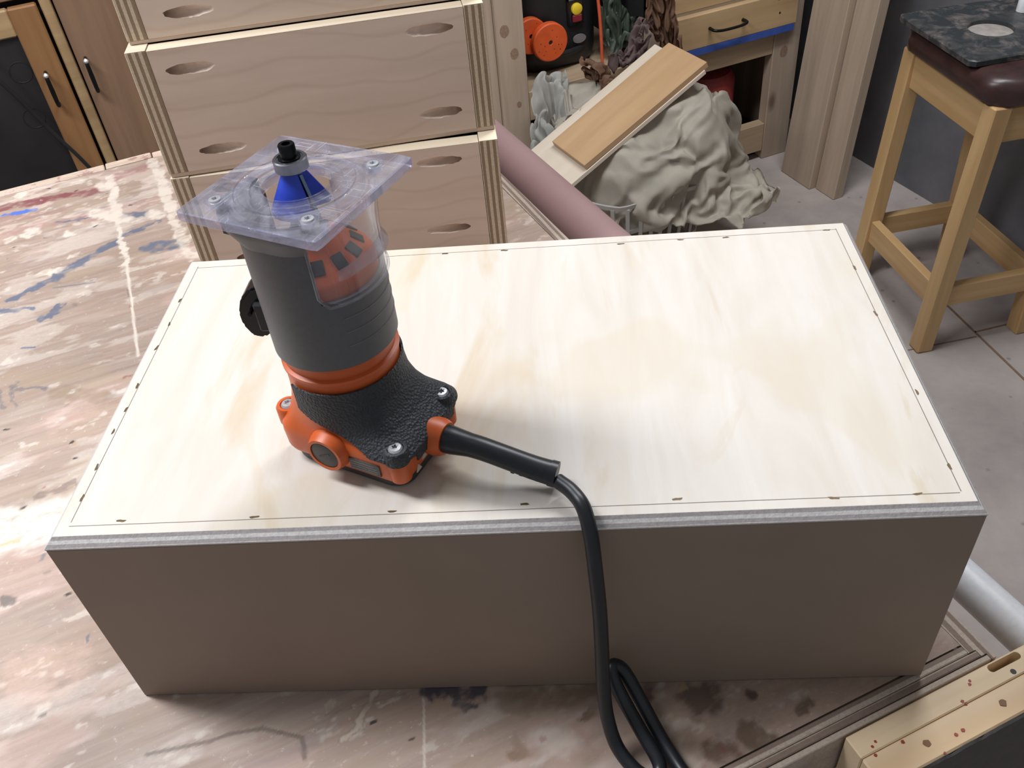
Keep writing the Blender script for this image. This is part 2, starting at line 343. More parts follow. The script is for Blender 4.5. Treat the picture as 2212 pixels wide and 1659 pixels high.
# ------------------------------------------------------------------ workbench
bench = thing('workbench', 'paint-splattered plywood workbench carrying the box and drawers', 'workbench', (0, 0, 0))
XR0, XR1 = 0.500, 0.529        # right edge at the far and near side
YN, YF = -0.222, 0.884
STROKES = [
([(0.051,0.734),(0.081,0.724)],0.0076,(98,106,126),0.9),([(0.05,0.676),(0.097,0.686)],0.0044,(98,106,126),0.9),
([(-0.002,0.642),(0.042,0.666)],0.0064,(98,106,126),0.9),([(-0.029,0.624),(-0.009,0.639)],0.0083,(98,106,126),0.9),
([(-0.085,0.6),(-0.036,0.618)],0.0061,(98,106,126),0.9),([(-0.099,0.581),(-0.067,0.57)],0.004,(98,106,126),0.85),
([(-0.059,0.542),(-0.035,0.556)],0.0052,(98,106,126),0.9),([(0.076,0.631),(0.107,0.619)],0.0114,(98,106,126),0.9),
([(-0.033,0.762),(0.016,0.752)],0.0023,(98,106,126),0.8),([(-0.076,0.493),(-0.063,0.487)],0.0019,(98,106,126),0.8),
([(-0.039,0.6),(0.007,0.586)],0.0017,(98,106,126),0.6),([(-0.099,0.849),(-0.045,0.84)],0.0102,(128,66,72),0.8),
([(-0.045,0.84),(-0.014,0.839)],0.0079,(128,66,72),0.7),([(-0.009,0.839),(0.039,0.819)],0.0072,(128,66,72),0.7),
([(0.055,0.85),(0.107,0.855)],0.0097,(165,115,115),0.6),([(-0.099,0.823),(-0.048,0.819)],0.0039,(70,110,200),0.95),
([(0.029,0.842),(0.045,0.809)],0.0096,(226,214,200),0.7),([(0.048,0.859),(0.044,0.734)],0.0061,(226,214,200),0.8),
([(0.02,0.765),(0.05,0.722)],0.0107,(226,214,200),0.8),([(0.045,0.718),(0.045,0.607)],0.0037,(226,214,200),0.9),
([(0.046,0.606),(0.039,0.412)],0.0017,(226,214,200),0.8),([(0.109,0.878),(0.115,0.69)],0.0067,(226,214,200),0.75),
([(0.113,0.676),(0.12,0.579)],0.0067,(226,214,200),0.7),([(-0.06,0.758),(-0.058,0.752)],0.012,(226,214,200),0.7),
([(-0.084,0.75),(-0.083,0.748)],0.0082,(226,214,200),0.7),([(-0.014,0.726),(-0.012,0.724)],0.0056,(226,214,200),0.7),
([(-0.038,0.636),(-0.03,0.634)],0.0063,(226,214,200),0.8),([(-0.009,0.66),(-0.007,0.662)],0.0064,(226,214,200),0.7),
([(0.088,0.723),(0.098,0.701)],0.0084,(226,214,200),0.7),([(-0.075,0.878),(-0.074,0.875)],0.0072,(226,214,200),0.6),
([(-0.084,0.429),(-0.052,0.404)],0.003,(100,100,110),0.6),
([(-0.083,0.424),(-0.082,0.386)],0.0027,(110,108,115),0.6),([(-0.098,0.43),(-0.096,0.394)],0.0027,(110,108,115),0.6),
([(-0.038,0.394),(-0.002,0.361)],0.01,(150,128,108),0.6),([(-0.071,0.25),(-0.036,0.25)],0.0031,(130,110,102),0.7),
([(-0.106,0.223),(-0.053,0.212)],0.0274,(232,224,214),0.7),([(-0.098,0.207),(-0.083,0.202)],0.003,(205,180,140),0.8),
([(-0.067,0.174),(-0.066,0.171)],0.0027,(120,118,122),0.8),([(-0.063,0.153),(-0.06,0.153)],0.0021,(150,135,120),0.8),
([(-0.091,0.142),(-0.087,0.141)],0.0042,(110,100,95),0.8),([(-0.037,0.069),(-0.036,0.07)],0.0037,(90,95,110),0.85),
([(-0.082,0.074),(-0.079,0.074)],0.0015,(140,120,110),0.8),([(-0.08,0.058),(-0.077,0.058)],0.0013,(140,120,110),0.8),
([(-0.071,0.018),(-0.068,0.018)],0.0016,(120,105,98),0.8),([(-0.079,0.066),(-0.056,0.05)],0.0237,(222,186,170),0.35),
([(-0.004,-0.046),(0.037,-0.056),(0.051,-0.057),(0.072,-0.063),(0.096,-0.082),(0.094,-0.097)],0.0018,(105,88,78),0.65),
([(0.153,-0.07),(0.138,-0.088),(0.124,-0.094)],0.0039,(150,130,115),0.9),([(0.153,-0.07),(0.138,-0.088),(0.124,-0.094)],0.0024,(206,188,172),0.9),
([(0.183,-0.084),(0.164,-0.139)],0.0009,(215,200,185),0.8),([(0.114,-0.073),(0.174,-0.084)],0.0006,(140,120,105),0.7),
([(0.187,-0.09),(0.217,-0.105)],0.0052,(62,60,72),0.9),([(0.203,-0.1),(0.205,-0.113)],0.0032,(70,68,78),0.8),
([(0.227,-0.151),(0.225,-0.155)],0.0069,(125,100,70),0.6),([(0.273,-0.155),(0.285,-0.153)],0.0027,(95,75,50),0.8),
([(0.232,-0.118),(0.29,-0.142)],0.0088,(110,90,72),0.5),([(0.347,-0.176),(0.353,-0.178)],0.0121,(80,62,52),0.8),
([(0.381,-0.19),(0.381,-0.19)],0.0047,(70,52,42),0.85),([(0.371,-0.215),(0.376,-0.224)],0.0087,(85,64,44),0.8),
([(0.344,-0.21),(0.348,-0.214)],0.0094,(90,66,48),0.7),([(0.323,-0.154),(0.32,-0.158)],0.0059,(80,50,45),0.7),
([(0.246,-0.152),(0.246,-0.152)],0.0025,(130,55,48),0.85),([(0.343,-0.213),(0.343,-0.213)],0.0015,(130,55,48),0.85),
([(0.405,-0.216),(0.415,-0.217)],0.0038,(85,66,50),0.7),([(0.247,-0.156),(0.249,-0.16)],0.0115,(205,195,185),0.35)]
SPECKS = [(-0.02,0.894),(-0.035,0.872),(0.0,0.844),(0.038,0.808),(0.065,0.757),(0.019,0.726),(-0.081,0.728),(-0.035,0.308),(-0.034,0.281),(-0.08,0.243),(-0.092,0.36),(-0.048,0.119),(0.146,-0.093),(0.164,-0.114)]
def bench_top():
    st = 0.0016; x0 = -0.17
    nx = int((0.5-x0)/st); ny = int((YF-YN)/st)
    T = np.linspace(0, 1, nx+1); Y = np.linspace(YN, YF, ny+1)
    yy, tt = np.meshgrid(Y, T, indexing='ij')
    xr = XR1+(XR0-XR1)*(yy-YN)/(YF-YN)
    xx = x0+(xr-x0)*tt
    rs = np.random.RandomState(5)
    def vn(sx, sy, oct_=3):
        out = np.zeros(xx.shape); amp = 1.0; tot = 0
        for o_ in range(oct_):
            gx_, gy_ = sx/2**o_, sy/2**o_; W_, H_ = int(0.8/gx_)+4, int(1.3/gy_)+4
            G = rs.rand(H_, W_)*2-1; fx = (xx+0.2)/gx_; fy = (yy+0.3)/gy_
            ix, iy = fx.astype(int), fy.astype(int); tx, ty = fx-ix, fy-iy; tx = tx*tx*(3-2*tx); ty = ty*ty*(3-2*ty)
            out += amp*((G[iy, ix]*(1-tx)+G[iy, ix+1]*tx)*(1-ty)+(G[iy+1, ix]*(1-tx)+G[iy+1, ix+1]*tx)*ty); tot += amp; amp *= 0.6
        return out/tot
    x_true, y_true = xx, yy
    wx, wy = vn(0.03, 0.03)*0.010+vn(0.006, 0.006, 2)*0.0035, vn(0.03, 0.03)*0.009+vn(0.006, 0.006, 2)*0.0035
    patch = vn(0.016, 0.010, 3); fine_ = vn(0.007, 0.004, 2)
    xw, yw = xx+wx, yy+wy
    col = np.zeros(xx.shape+(4,), np.float32); col[..., :3] = lin((200, 180, 160))[:3]
    def put(m, c):
        a = col[..., 3]; na = np.maximum(a*(1-m), 0)+m
        w_ = (m/np.maximum(na, 1e-5))[..., None]
        col[..., :3] = col[..., :3]*(1-w_)+np.array(lin(c)[:3])*w_
        col[..., 3] = np.minimum(na, 1)
    # broad smears of plaster, pink primer, tan stain and grey grime
    for c, a, sx, sy, th in (((224, 212, 202), 0.60, 0.10, 0.030, 0.10), ((206, 170, 158), 0.55, 0.12, 0.05, 0.14), ((168, 148, 122), 0.60, 0.09, 0.028, 0.22), ((140, 124, 122), 0.50, 0.07, 0.016, 0.30), ((228, 218, 206), 0.7, 0.022, 0.012, 0.34), ((150, 116, 108), 0.5, 0.03, 0.012, 0.40)):
        n_ = vn(sx, sy, 4); put(np.clip((n_-th)/0.16, 0, 1)*a*0.62, c)
    far = np.clip((yy-0.60)/0.2, 0, 1)
    put(np.clip((vn(0.05, 0.02, 4)-0.10)/0.08, 0, 1)*0.45*far, (222, 202, 190))
    put(np.clip((vn(0.06, 0.018, 4)-0.22)/0.08, 0, 1)*0.35*far, (150, 104, 104))
    g_ = np.clip((xx-0.16)/0.12, 0, 1)*np.clip((-0.06-yy)/0.05, 0, 1); put(g_*np.clip(0.62+0.35*patch, 0, 1)*0.8, (128, 106, 92))
    for pts, wd, c, a in STROKES:
        d = np.full(xx.shape, 9.0); thin = wd < 0.0022
        X_, Y_ = (xx, yy) if thin else (xw, yw)
        for (ax, ay), (bx, by) in zip(pts[:-1], pts[1:]):
            dx, dy = bx-ax, by-ay; L2 = dx*dx+dy*dy+1e-12
            t = np.clip(((X_-ax)*dx+(Y_-ay)*dy)/L2, 0, 1)
            d = np.minimum(d, np.hypot(X_-ax-t*dx, Y_-ay-t*dy))
        soft = max(0.0012, wd*0.5)
        m_ = np.clip((wd-d)/soft+0.5, 0, 1)
        if not thin: m_ = m_*np.clip(0.95+0.9*patch+0.5*fine_, 0.15, 1)
        put(m_*a, c)
    for sx, sy in SPECKS:
        put(np.clip((0.0032-np.hypot((xw-wx*.6-sx)*0.8, (yw-wy*.6-sy)*1.6))/0.0015, 0, 1), (52, 44, 42))
    for q in range(180):
        sx, sy = random.uniform(-0.12, 0.5), random.uniform(-0.2, 0.88)
        c = random.choice([(222,212,200),(226,214,200),(150,126,110),(128,110,104),(96,84,80),(170,140,110),(140,80,72)])
        r = random.uniform(0.0010, 0.0036)
        put(np.clip((r-np.hypot((xw-sx)*random.uniform(.5,1), (yw-sy)*1.3))/0.0014, 0, 1)*random.uniform(0.3, 0.7), c)
    z = np.full(xx.shape, ZB, np.float32)
    gx = np.abs(xx-0.0425)  # saw kerf left open in the filled seam
    z = np.where((gx < 0.0011) & (yy > 0.51) & (yy < 0.55), ZB-0.004, z)
    V = np.stack([xx, yy, z], -1).reshape(-1, 3)
    I = np.arange((ny+1)*(nx+1)).reshape(ny+1, nx+1)
    Fq = np.stack([I[:-1, :-1], I[:-1, 1:], I[1:, 1:], I[1:, :-1]], -1).reshape(-1, 4)
    me = bpy.data.meshes.new('top_panel')
    me.vertices.add(len(V)); me.vertices.foreach_set('co', V.astype(np.float32).ravel())
    me.loops.add(Fq.size); me.loops.foreach_set('vertex_index', Fq.ravel().astype(np.int32))
    me.polygons.add(len(Fq)); me.polygons.foreach_set('loop_start', np.arange(0, Fq.size, 4, dtype=np.int32))
    me.update(calc_edges=True)
    ca = me.color_attributes.new('paint', 'FLOAT_COLOR', 'POINT'); ca.data.foreach_set('color', col.reshape(-1).astype(np.float32))
    me.materials.append(M['bench'])
    o = bpy.data.objects.new('top_panel', me); COL.objects.link(o); o.parent = bench
    return o
bench_top()
bm = nobm(); prism(bm, [(-1.1, YN), (XR1, YN), (XR0, YF), (-1.1, YF)], ZB-0.038, ZB-0.0045); obj('core_panel', bm, M['bench_plain'], bench)
bm = nobm(); prism(bm, [(-1.1, YN), (-0.1705, YN), (-0.1705, YF), (-1.1, YF)], ZB-0.0045, ZB-0.0002); obj('top_panel', bm, M['bench_plain'], bench)
for a, b, dz in ((-1.1, 0.0425, 0.0), (0.0445, 0.1085, 0.0006), (0.1105, 0.497, -0.0004)):
    bm = nobm(); box(bm, (a, YF+0.0006, ZB-0.04), (b, YF+0.018, ZB+0.001+dz), 0.001); obj('edge_strip', bm, M['bench_lip'], bench)
# laminated edging, near side and right side, stepped
for i, (o0, o1, dz) in enumerate(((0.0008, 0.0070, 0.0004), (0.0073, 0.0120, 0.0012), (0.0124, 0.0165, 0.0022))):
    bm = nobm(); box(bm, (-1.1, YN-o1, ZB-0.05), (XR1+o0, YN-o0, ZB-dz), 0.0006); obj('edging_strip', bm, M['ply_flat'], bench)
    bm = nobm(); prism(bm, [(XR1+o0, YN-o1), (XR1+o1, YN-o1), (XR0+o1, YF+0.018), (XR0+o0, YF+0.018)], ZB-0.05, ZB-dz); obj('edging_strip', bm, M['ply_flat_x'], bench)
bm = nobm(); box(bm, (-1.05, -0.15, ZB-0.16), (0.46, -0.112, ZB-0.0385)); obj('apron', bm, M['bench_plain'], bench)
bm = nobm(); box(bm, (-1.05, 0.78, ZB-0.16), (0.44, 0.818, ZB-0.0385)); obj('apron', bm, M['bench_plain'], bench)
for x, y in ((0.38, -0.11), (0.36, 0.69), (-1.04, -0.11), (-1.04, 0.69)):
    bm = nobm(); box(bm, (x, y, 0.0), (x+0.088, y+0.088, ZB-0.0385), 0.003); obj('leg', bm, M['bench_plain'], bench)

# ------------------------------------------------------------------ the box
BW, BD, BH, BC = 0.54, 0.2985, 0.1733, 0.0051
A25 = math.radians(-25)
bx = thing('plywood_box', 'taupe-sided wooden box with pale chamfered plywood top under the router', 'box', (0, 0, ZB), A25)
PT = 0.0066
def top_panel():
    bm = nobm(); z1 = BH; z0 = BH-BC; zb = BH-PT
    def loop(i, z): return [bm.verts.new(p) for p in ((i, i, z), (BW-i, i, z), (BW-i, BD-i, z), (i, BD-i, z))]
    a, b, c, d = loop(BC, z1), loop(0.0004, z0), loop(0, z0-0.0004), loop(0, zb)
    f = bm.faces.new(a); f.material_index = 0
    for p, q in ((a, b), (b, c), (c, d)):
        for i in range(4):
            j = (i+1) % 4; g = bm.faces.new((p[i], q[i], q[j], p[j])); g.material_index = 1
    bm.faces.new(list(reversed(d)))
    return obj('top_panel', bm, [M['box_top'], M['ply_edge']], bx, sharp=20)
top_panel()
T = 0.012
bm = nobm(); box(bm, (0, 0, 0.0006), (BW, T, BH-PT-0.0002), 0.0006); obj('front_panel', bm, M['box_side'], bx)
bm = nobm(); box(bm, (0, BD-T, 0.0006), (BW, BD, BH-PT-0.0002), 0.0006); obj('back_panel', bm, M['box_side'], bx)
for x in (0, BW-T):
    bm = nobm(); box(bm, (x, T+0.0002, 0.0006), (x+T, BD-T-0.0002, BH-PT-0.0002), 0.0006); obj('side_panel', bm, M['box_side'], bx)
# pencil lines and sunk staples
ins = 0.0125
for p, q in (((ins, ins), (BW-ins, ins-0.001)), ((ins, ins+.003), (ins, BD-ins)), ((ins, BD-ins-0.002), (BW-ins, BD-ins-0.001)), ((BW-ins, BD-ins), (BW-ins+0.001, ins))):
    bm = nobm(); obox(bm, (p[0], p[1], BH), (q[0], q[1], BH), 0.0005, 0.00016); obj('pencil_line', bm, M['graphite'], bx)
def staple_mesh():
    bm = nobm(); P = []
    for i in range(10):
        a = 2*PI*i/10; r = 1+0.28*random.uniform(-1, 1); P.append((0.0029*r*math.cos(a), 0.00085*r*math.sin(a)))
    prism(bm, P, -0.0004, 0.00012)
    me = bpy.data.meshes.new('staple'); bm.to_mesh(me); bm.free(); me.materials.append(M['staple']); return me
SM = [staple_mesh() for _ in range(4)]
HS = [(0.0438,0.0152),(0.1249,0.014),(0.2075,0.0141),(0.2851,0.0157),(0.3725,0.015),(0.4585,0.0112),(0.5049,0.0118),(0.2184,0.2834),(0.2665,0.283),(0.3589,0.2824),(0.4065,0.2832),(0.4419,0.2827),(0.5204,0.2847)]
VS = [(0.0119,0.0351),(0.0114,0.0603),(0.0105,0.093),(0.0118,0.1144),(0.0113,0.1386),(0.0115,0.1801),(0.0123,0.2089),(0.0114,0.2392),(0.5279,0.232),(0.5276,0.1755),(0.5302,0.0946),(0.5286,0.0315)]
for i, (x, y) in enumerate(HS): link('staple', SM[i % 4], bx, (x, y, BH), (0, 0, random.uniform(-.15, .15)))
for i, (x, y) in enumerate(VS): link('staple', SM[i % 4], bx, (x, y, BH), (0, 0, PI/2+random.uniform(-.2, .2)))

# ------------------------------------------------------------------ drawer stack
def pocket_cut(panel, cuts):
    """routed pocket holes: slanted round cutters; cuts = (x, z, direction)"""
    for x, z, s in cuts:
        for tries in range(8):
            bm = nobm(); rows = []; n = 20; a = math.radians(13.5)
            jit = 0.06 if tries < 5 else 0.0
            for t in np.linspace(-0.05, 0.020, 19):
                rr = 0.0056*(1+random.uniform(-jit, jit))
                rows.append([(t, rr*math.cos(2*PI*i/n)*(1+random.uniform(-jit, jit)), rr*math.sin(2*PI*i/n)*(1+random.uniform(-jit, jit))) for i in range(n)])
            rings(bm, rows)
            R = Matrix.Rotation(a, 4, 'Z')
            if s < 0: R = Matrix.Scale(-1, 4, (1, 0, 0)) @ R
            bm.transform(Matrix.Translation((x, 0.0018+0.00003*tries, z)) @ R)
            bmesh.ops.recalc_face_normals(bm, faces=bm.faces)
            me = bpy.data.meshes.new('cutter'); bm.to_mesh(me); bm.free()
            c = bpy.data.objects.new('cutter', me); COL.objects.link(c)
            m = panel.modifiers.new('cut', 'BOOLEAN'); m.operation = 'DIFFERENCE'; m.object = c; m.solver = 'EXACT'
            c.matrix_world = panel_world(panel)
            bpy.context.view_layer.update()
            dg = bpy.context.evaluated_depsgraph_get()
            nm = bpy.data.meshes.new_from_object(panel.evaluated_get(dg))
            panel.modifiers.clear(); bpy.data.objects.remove(c)
            grown = len(nm.vertices)-len(panel.data.vertices)
            if grown > 60 or tries == 7:
                old = panel.data; panel.data = nm; bpy.data.meshes.remove(old); nm.name = 'front_panel'; break
            bpy.data.meshes.remove(nm)
    for p in panel.data.polygons: p.use_smooth = False
def panel_world(p):
    bpy.context.view_layer.update(); return p.matrix_world.copy()
DW, DT, DD = 0.345, 0.0195, 0.385
def drawer(label, loc, rz, hgt, cuts, zb=0.009):
    t = thing('drawer_box', label, 'drawer', loc, rz, 'plywood drawers stacked behind the box')
    for x in (0, DW-DT):
        bm = nobm(); box(bm, (x, 0, zb), (x+DT, DD, hgt), 0.0005); obj('side_panel', bm, M['ply_end_x'], t)
    bm = nobm(); box(bm, (DT+0.0006, 0.0002, zb), (DW-DT-0.0006, 0.018, hgt-0.001)); f = obj('front_panel', bm, M['birch'], t)
    pocket_cut(f, cuts)
    bm = nobm(); box(bm, (DT+0.0006, DD-0.018, zb), (DW-DT-0.0006, DD, hgt-0.001)); obj('back_panel', bm, M['birch'], t)
    bm = nobm(); box(bm, (0.001, 0.0015, 0), (DW-0.001, DD-0.001, zb-0.0003), 0.0004); obj('bottom_panel', bm, M['birch'], t)
    bm = nobm(); box(bm, (DT+0.0006, 0.0003, hgt-0.0009), (DW-DT-0.0006, 0.018, hgt), 0.0003); obj('top_edge', bm, M['ply_lit'], t)  # thin strip in the paler birch, so the top edge looks lit
    for x in (0, DW-DT):
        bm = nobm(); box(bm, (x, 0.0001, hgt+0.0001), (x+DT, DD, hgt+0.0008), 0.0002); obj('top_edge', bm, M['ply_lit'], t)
    return t
PH = math.radians(-14.5)
bdir = Vector((math.sin(-PH), math.cos(-PH), 0)); fdir = Vector((math.cos(PH), math.sin(PH), 0))
LL = Vector((0.131, 0.500, 0))
HZ = [0.0, 0.139, 0.271]
P3 = LL+fdir*(-0.001)
drawer('lowest plywood drawer, mostly hidden behind the router and box', P3+Vector((0, 0, ZB+0.0004)), PH-math.radians(3.6), 0.1377, [(0.287, 0.121, 1), (0.287, 0.038, 1), (0.056, 0.121, -1), (0.056, 0.034, -1)])
drawer('middle plywood drawer of the stack showing four pocket holes', LL+Vector((0, 0, ZB+0.1392)), PH, 0.1315, [(0.050, 0.110, -1), (0.295, 0.114, 1), (0.056, 0.025, -1), (0.296, 0.028, 1)], 0.005)
drawer('topmost plywood drawer of the stack, cut off by the picture edge', LL+bdir*0.0175+fdir*0.002+Vector((0, 0, ZB+0.2718)), PH, 0.134, [(0.058, 0.024, -1), (0.285, 0.028, 1)], 0.004)

# ------------------------------------------------------------------ the router
zt = ZB+BH
rt = thing('trim_router', 'upside-down orange and charcoal trim router with clear square base plate', 'router', (0.198, -0.006, zt+0.0003), math.radians(-50.35))
def rrect(x0, x1, y0, y1, r, z, n=48):
    """rounded rectangle sampled by angle about the motor axis"""
    out = []
    cx, cy = (x0+x1)/2, (y0+y1)/2; hx, hy = (x1-x0)/2, (y1-y0)/2
    for i in range(n):
        a = 2*PI*i/n; c, s = math.cos(a), math.sin(a)
        # ray march to the rounded box border
        lo, hi = 0.0, 0.2
        for _ in range(30):
            m = (lo+hi)/2; px, py = abs(m*c-cx)-hx+r, abs(m*s-cy)-hy+r
            d = math.hypot(max(px, 0), max(py, 0))+min(max(px, py), 0)-r
            if d > 0: hi = m
            else: lo = m
        out.append((lo*c, lo*s, z))
    return out
def circ(r, z, n=48, cx=0): return [(cx+r*math.cos(2*PI*i/n), r*math.sin(2*PI*i/n), z) for i in range(n)]
def blend(A, B, t, z): return [(a[0]*(1-t)+b[0]*t, a[1]*(1-t)+b[1]*t, z) for a, b in zip(A, B)]
NB = 96
blk = rrect(-0.037, 0.0545, -0.0345, 0.0345, 0.011, 0, NB); cr = circ(0.0335, 0, NB)
def atz(R, z, s=1.0): return [(p[0]*s, p[1]*s, z) for p in R]
# end cap the router stands on
bm = nobm(); cp = rrect(-0.033, 0.051, -0.031, 0.031, 0.012, 0, NB)
rings(bm, [atz(cp, 0.0, 0.97), atz(cp, 0.0015), atz(cp, 0.008)]); obj('end_cap', bm, M['cap_grey'], rt)
SH = [(0.0082, 0, 0.955), (0.012, 0, 0.99), (0.0235, 0, 1.0), (0.0268, 0.0, 0.995), (0.0293, 0.05, 0.97), (0.0322, 0.20, 0.96), (0.0365, 0.47, 0.965), (0.043, 0.73, 0.98), (0.051, 0.92, 0.99), (0.060, 1.0, 1.0), (0.068, 1.0, 1.0)]
def shell_rows(off=0.0):
    rows = []
    for z, t, s in SH:
        R = blend(blk, cr, t, z); rows.append([(p[0]*(s+off/0.04), p[1]*(s+off/0.04), z+off*0.6) for p in R])
    return rows
bm = nobm(); rows = shell_rows()
rings(bm, rows+[circ(0.0335, 0.0715, NB), circ(0.0345, 0.0725, NB), circ(0.0345, 0.0745, NB), circ(0.0325, 0.0755, NB), circ(0.0325, 0.0855, NB)])
obj('motor_housing', bm, M['orange'], rt)
# rubber grip wrapped over shoulder and neck on the cord side
def fine(rows, k=4):
    out = []
    for a, b in zip(rows[:-1], rows[1:]):
        for j in range(k): out.append([tuple(a[i][q]+(b[i][q]-a[i][q])*j/k for q in range(3)) for i in range(len(a))])
    return out+[rows[-1]]
bm = nobm(); NB = 240; blk = rrect(-0.037, 0.0545, -0.0345, 0.0345, 0.011, 0, NB); cr = circ(0.0335, 0, NB); R = fine(shell_rows(0.0011), 12); vr = [[bm.verts.new(p) for p in r] for r in R]
for a, b in zip(vr[:-1], vr[1:]):
    for i in range(NB):
        j = (i+1) % NB; c = [sum(v.co[q] for v in (a[i], a[j], b[j], b[i]))/4 for q in range(3)]
        x, y, z = c
        zl = 0.0265 if abs(y) > 0.026 else 0.0240
        if x > 0.046: zl = 0.0205
        if abs(y) > 0.022: zl = max(zl, 0.0265+max(0, (0.034-x))*0.46)
        xl = -0.013
        if z > zl and x > xl and z < 0.0665-0.0*x: bm.faces.new((a[i], a[j], b[j], b[i]))
bmesh.ops.delete(bm, geom=[v for v in bm.verts if not v.link_faces], context='VERTS')
bmesh.ops.recalc_face_normals(bm, faces=bm.faces)
ge = bmesh.ops.solidify(bm, geom=bm.faces[:], thickness=-0.0012)
obj('rubber_grip', bm, M['rubber'], rt, sharp=50)
# screws in bosses
def screw(parent, x, y, z, r=0.0044, ax=None):
    bm = nobm(); n = 24
    def star(rr, zz): return [((rr*(1+0.26*math.cos(6*2*PI*i/n)))*math.cos(2*PI*i/n), (rr*(1+0.26*math.cos(6*2*PI*i/n)))*math.sin(2*PI*i/n), zz) for i in range(n)]
    rings(bm, [circ(r, -0.002, n), circ(r, 0.0008, n), circ(r*0.8, 0.0020, n), star(r*0.42, 0.0021), star(r*0.40, 0.0008)])
    return obj('screw', bm, M['silver'], parent, loc=(x, y, z))
for x, y, z in ((0.0478, -0.0285, 0.0340), (0.0490, 0.0230, 0.0340), (-0.0355, -0.0205, 0.0335), (-0.0355, 0.0205, 0.0335)):
    front = x > 0
    bm = nobm(); lathe(bm, [(0.0064, 0.010), (0.0070, z-0.008), (0.0058, z-0.0045)], 24, Matrix.Translation((x, y, 0)))
    b = obj('screw_boss', bm, M['orange'], rt)
    bm = nobm(); lathe(bm, [(0.0077, z-0.0095 if front else z-0.012), (0.0077, z-0.0015), (0.0068, z), (0.0050, z), (0.0050, z-0.0014)], 24, Matrix.Translation((x, y, 0)))
    obj('boss_collar', bm, M['rubber'] if front else M['orange'], b)
    screw(rt, x, y, z-0.0012)
# orange ear at the rear left of the neck
bm = nobm(); lathe(bm, [(0.004, -0.012), (0.0075, -0.010), (0.0085, 0), (0.0075, 0.011), (0.003, 0.014)], 20, Matrix.Translation((-0.0315, -0.004, 0.056))); obj('spindle_lock_bulge', bm, M['orange'], rt)
# brush cap on the near side
MY = Matrix.Translation((0.003, -0.030, 0.0215)) @ Matrix.Rotation(PI/2, 4, 'X')
bm = nobm(); lathe(bm, [(0.0145, 0.0), (0.0135, 0.006), (0.0118, 0.0105), (0.0098, 0.0105), (0.0098, 0.008)], 32, MY); bb = obj('brush_boss', bm, M['orange'], rt)
bm = nobm(); lathe(bm, [(0.0096, 0.004), (0.0096, 0.0098), (0.0086, 0.0102)], 32, MY); bc = obj('brush_cap', bm, M['cap_grey'], rt)
bm = nobm(); box(bm, (-0.0045, -0.0007, 0.0100), (0.0045, 0.0007, 0.0104)); bm.transform(MY @ Matrix.Rotation(0.5, 4, 'Z')); obj('slot', bm, M['black'], bc)
# rating plate and stickers
bm = nobm(); box(bm, (0.0165, -0.0353, 0.0118), (0.038, -0.0340, 0.0205), 0.0002); lb = plabel(obj('rating_label', bm, M['label_dark'], rt), 'dark grey rating label')
for j, (a, b, z) in enumerate(((0.018, 0.034, 0.0188), (0.018, 0.036, 0.0170), (0.018, 0.0285, 0.0150), (0.0295, 0.0365, 0.0150), (0.018, 0.036, 0.0133))):
    bm = nobm(); box(bm, (a, -0.03545, z-0.0003), (b, -0.0352, z+0.0003)); obj('print_line', bm, M['label_line'], lb)
for y, z in ((-0.0125, 0.0160), (-0.0195, 0.0118)):
    bm = nobm(); t = bmesh.new(); rings(t, [[(0.0541, y-0.0027, z-0.0022), (0.0541, y+0.0027, z-0.0022), (0.0541, y, z+0.0026)], [(0.0548, y-0.0027, z-0.0022), (0.0548, y+0.0027, z-0.0022), (0.0548, y, z+0.0026)]]); merge(bm, t)
    obj('warning_triangle', bm, M['tri'], rt)
# grey sleeve with a window, radius 35 mm, z 0.084..0.166
def sleeve():
    bm = nobm(); n = 96; ro, ri = 0.0357, 0.0330
    Z = [0.0835, 0.0848, 0.0900, 0.1000, 0.1100, 0.1200, 0.1280, 0.1320, 0.1360, 0.1450, 0.1550, 0.1655]
    def ok(i, z):
        a = (360.0*(i+0.5)/n+180) % 360-180
        return not (-52 < a < 165 and z > 0.1282)
    def rad(z): return ro-0.0012 if z < 0.084 else ro
    vo = [[bm.verts.new((rad(z)*math.cos(2*PI*i/n), rad(z)*math.sin(2*PI*i/n), z)) for i in range(n)] for z in Z]
    vi = [[bm.verts.new((ri*math.cos(2*PI*i/n), ri*math.sin(2*PI*i/n), z)) for i in range(n)] for z in Z]
    m = len(Z); keep = [[ok(i, (Z[k]+Z[k+1])/2) for i in range(n)] for k in range(m-1)]
    for k in range(m-1):
        for i in range(n):
            if not keep[k][i]: continue
            j = (i+1) % n
            bm.faces.new((vo[k][i], vo[k][j], vo[k+1][j], vo[k+1][i])); bm.faces.new((vi[k][j], vi[k][i], vi[k+1][i], vi[k+1][j]))
            if k == 0 or not keep[k-1][i]: bm.faces.new((vo[k][j], vo[k][i], vi[k][i], vi[k][j]))
            if k == m-2 or not keep[k+1][i]: bm.faces.new((vo[k+1][i], vo[k+1][j], vi[k+1][j], vi[k+1][i]))
            if not keep[k][(i-1) % n]: bm.faces.new((vo[k][i], vo[k+1][i], vi[k+1][i], vi[k][i]))
            if not keep[k][j]: bm.faces.new((vo[k+1][j], vo[k][j], vi[k][j], vi[k+1][j]))
    return obj('base_sleeve', bm, M['grey_plastic'], rt)
sl = sleeve()
# three raised ribs on the cord side of the sleeve
for z in (0.0985, 0.1075, 0.1165):
    bm = nobm(); pts = [(0.0357*math.cos(math.radians(a)), 0.0357*math.sin(math.radians(a)), z) for a in range(-38, 92, 5)]
    tube(bm, pts, 0.00035, 6, 1, False); obj('groove_line', bm, M['rib_reflection_grey'], sl)
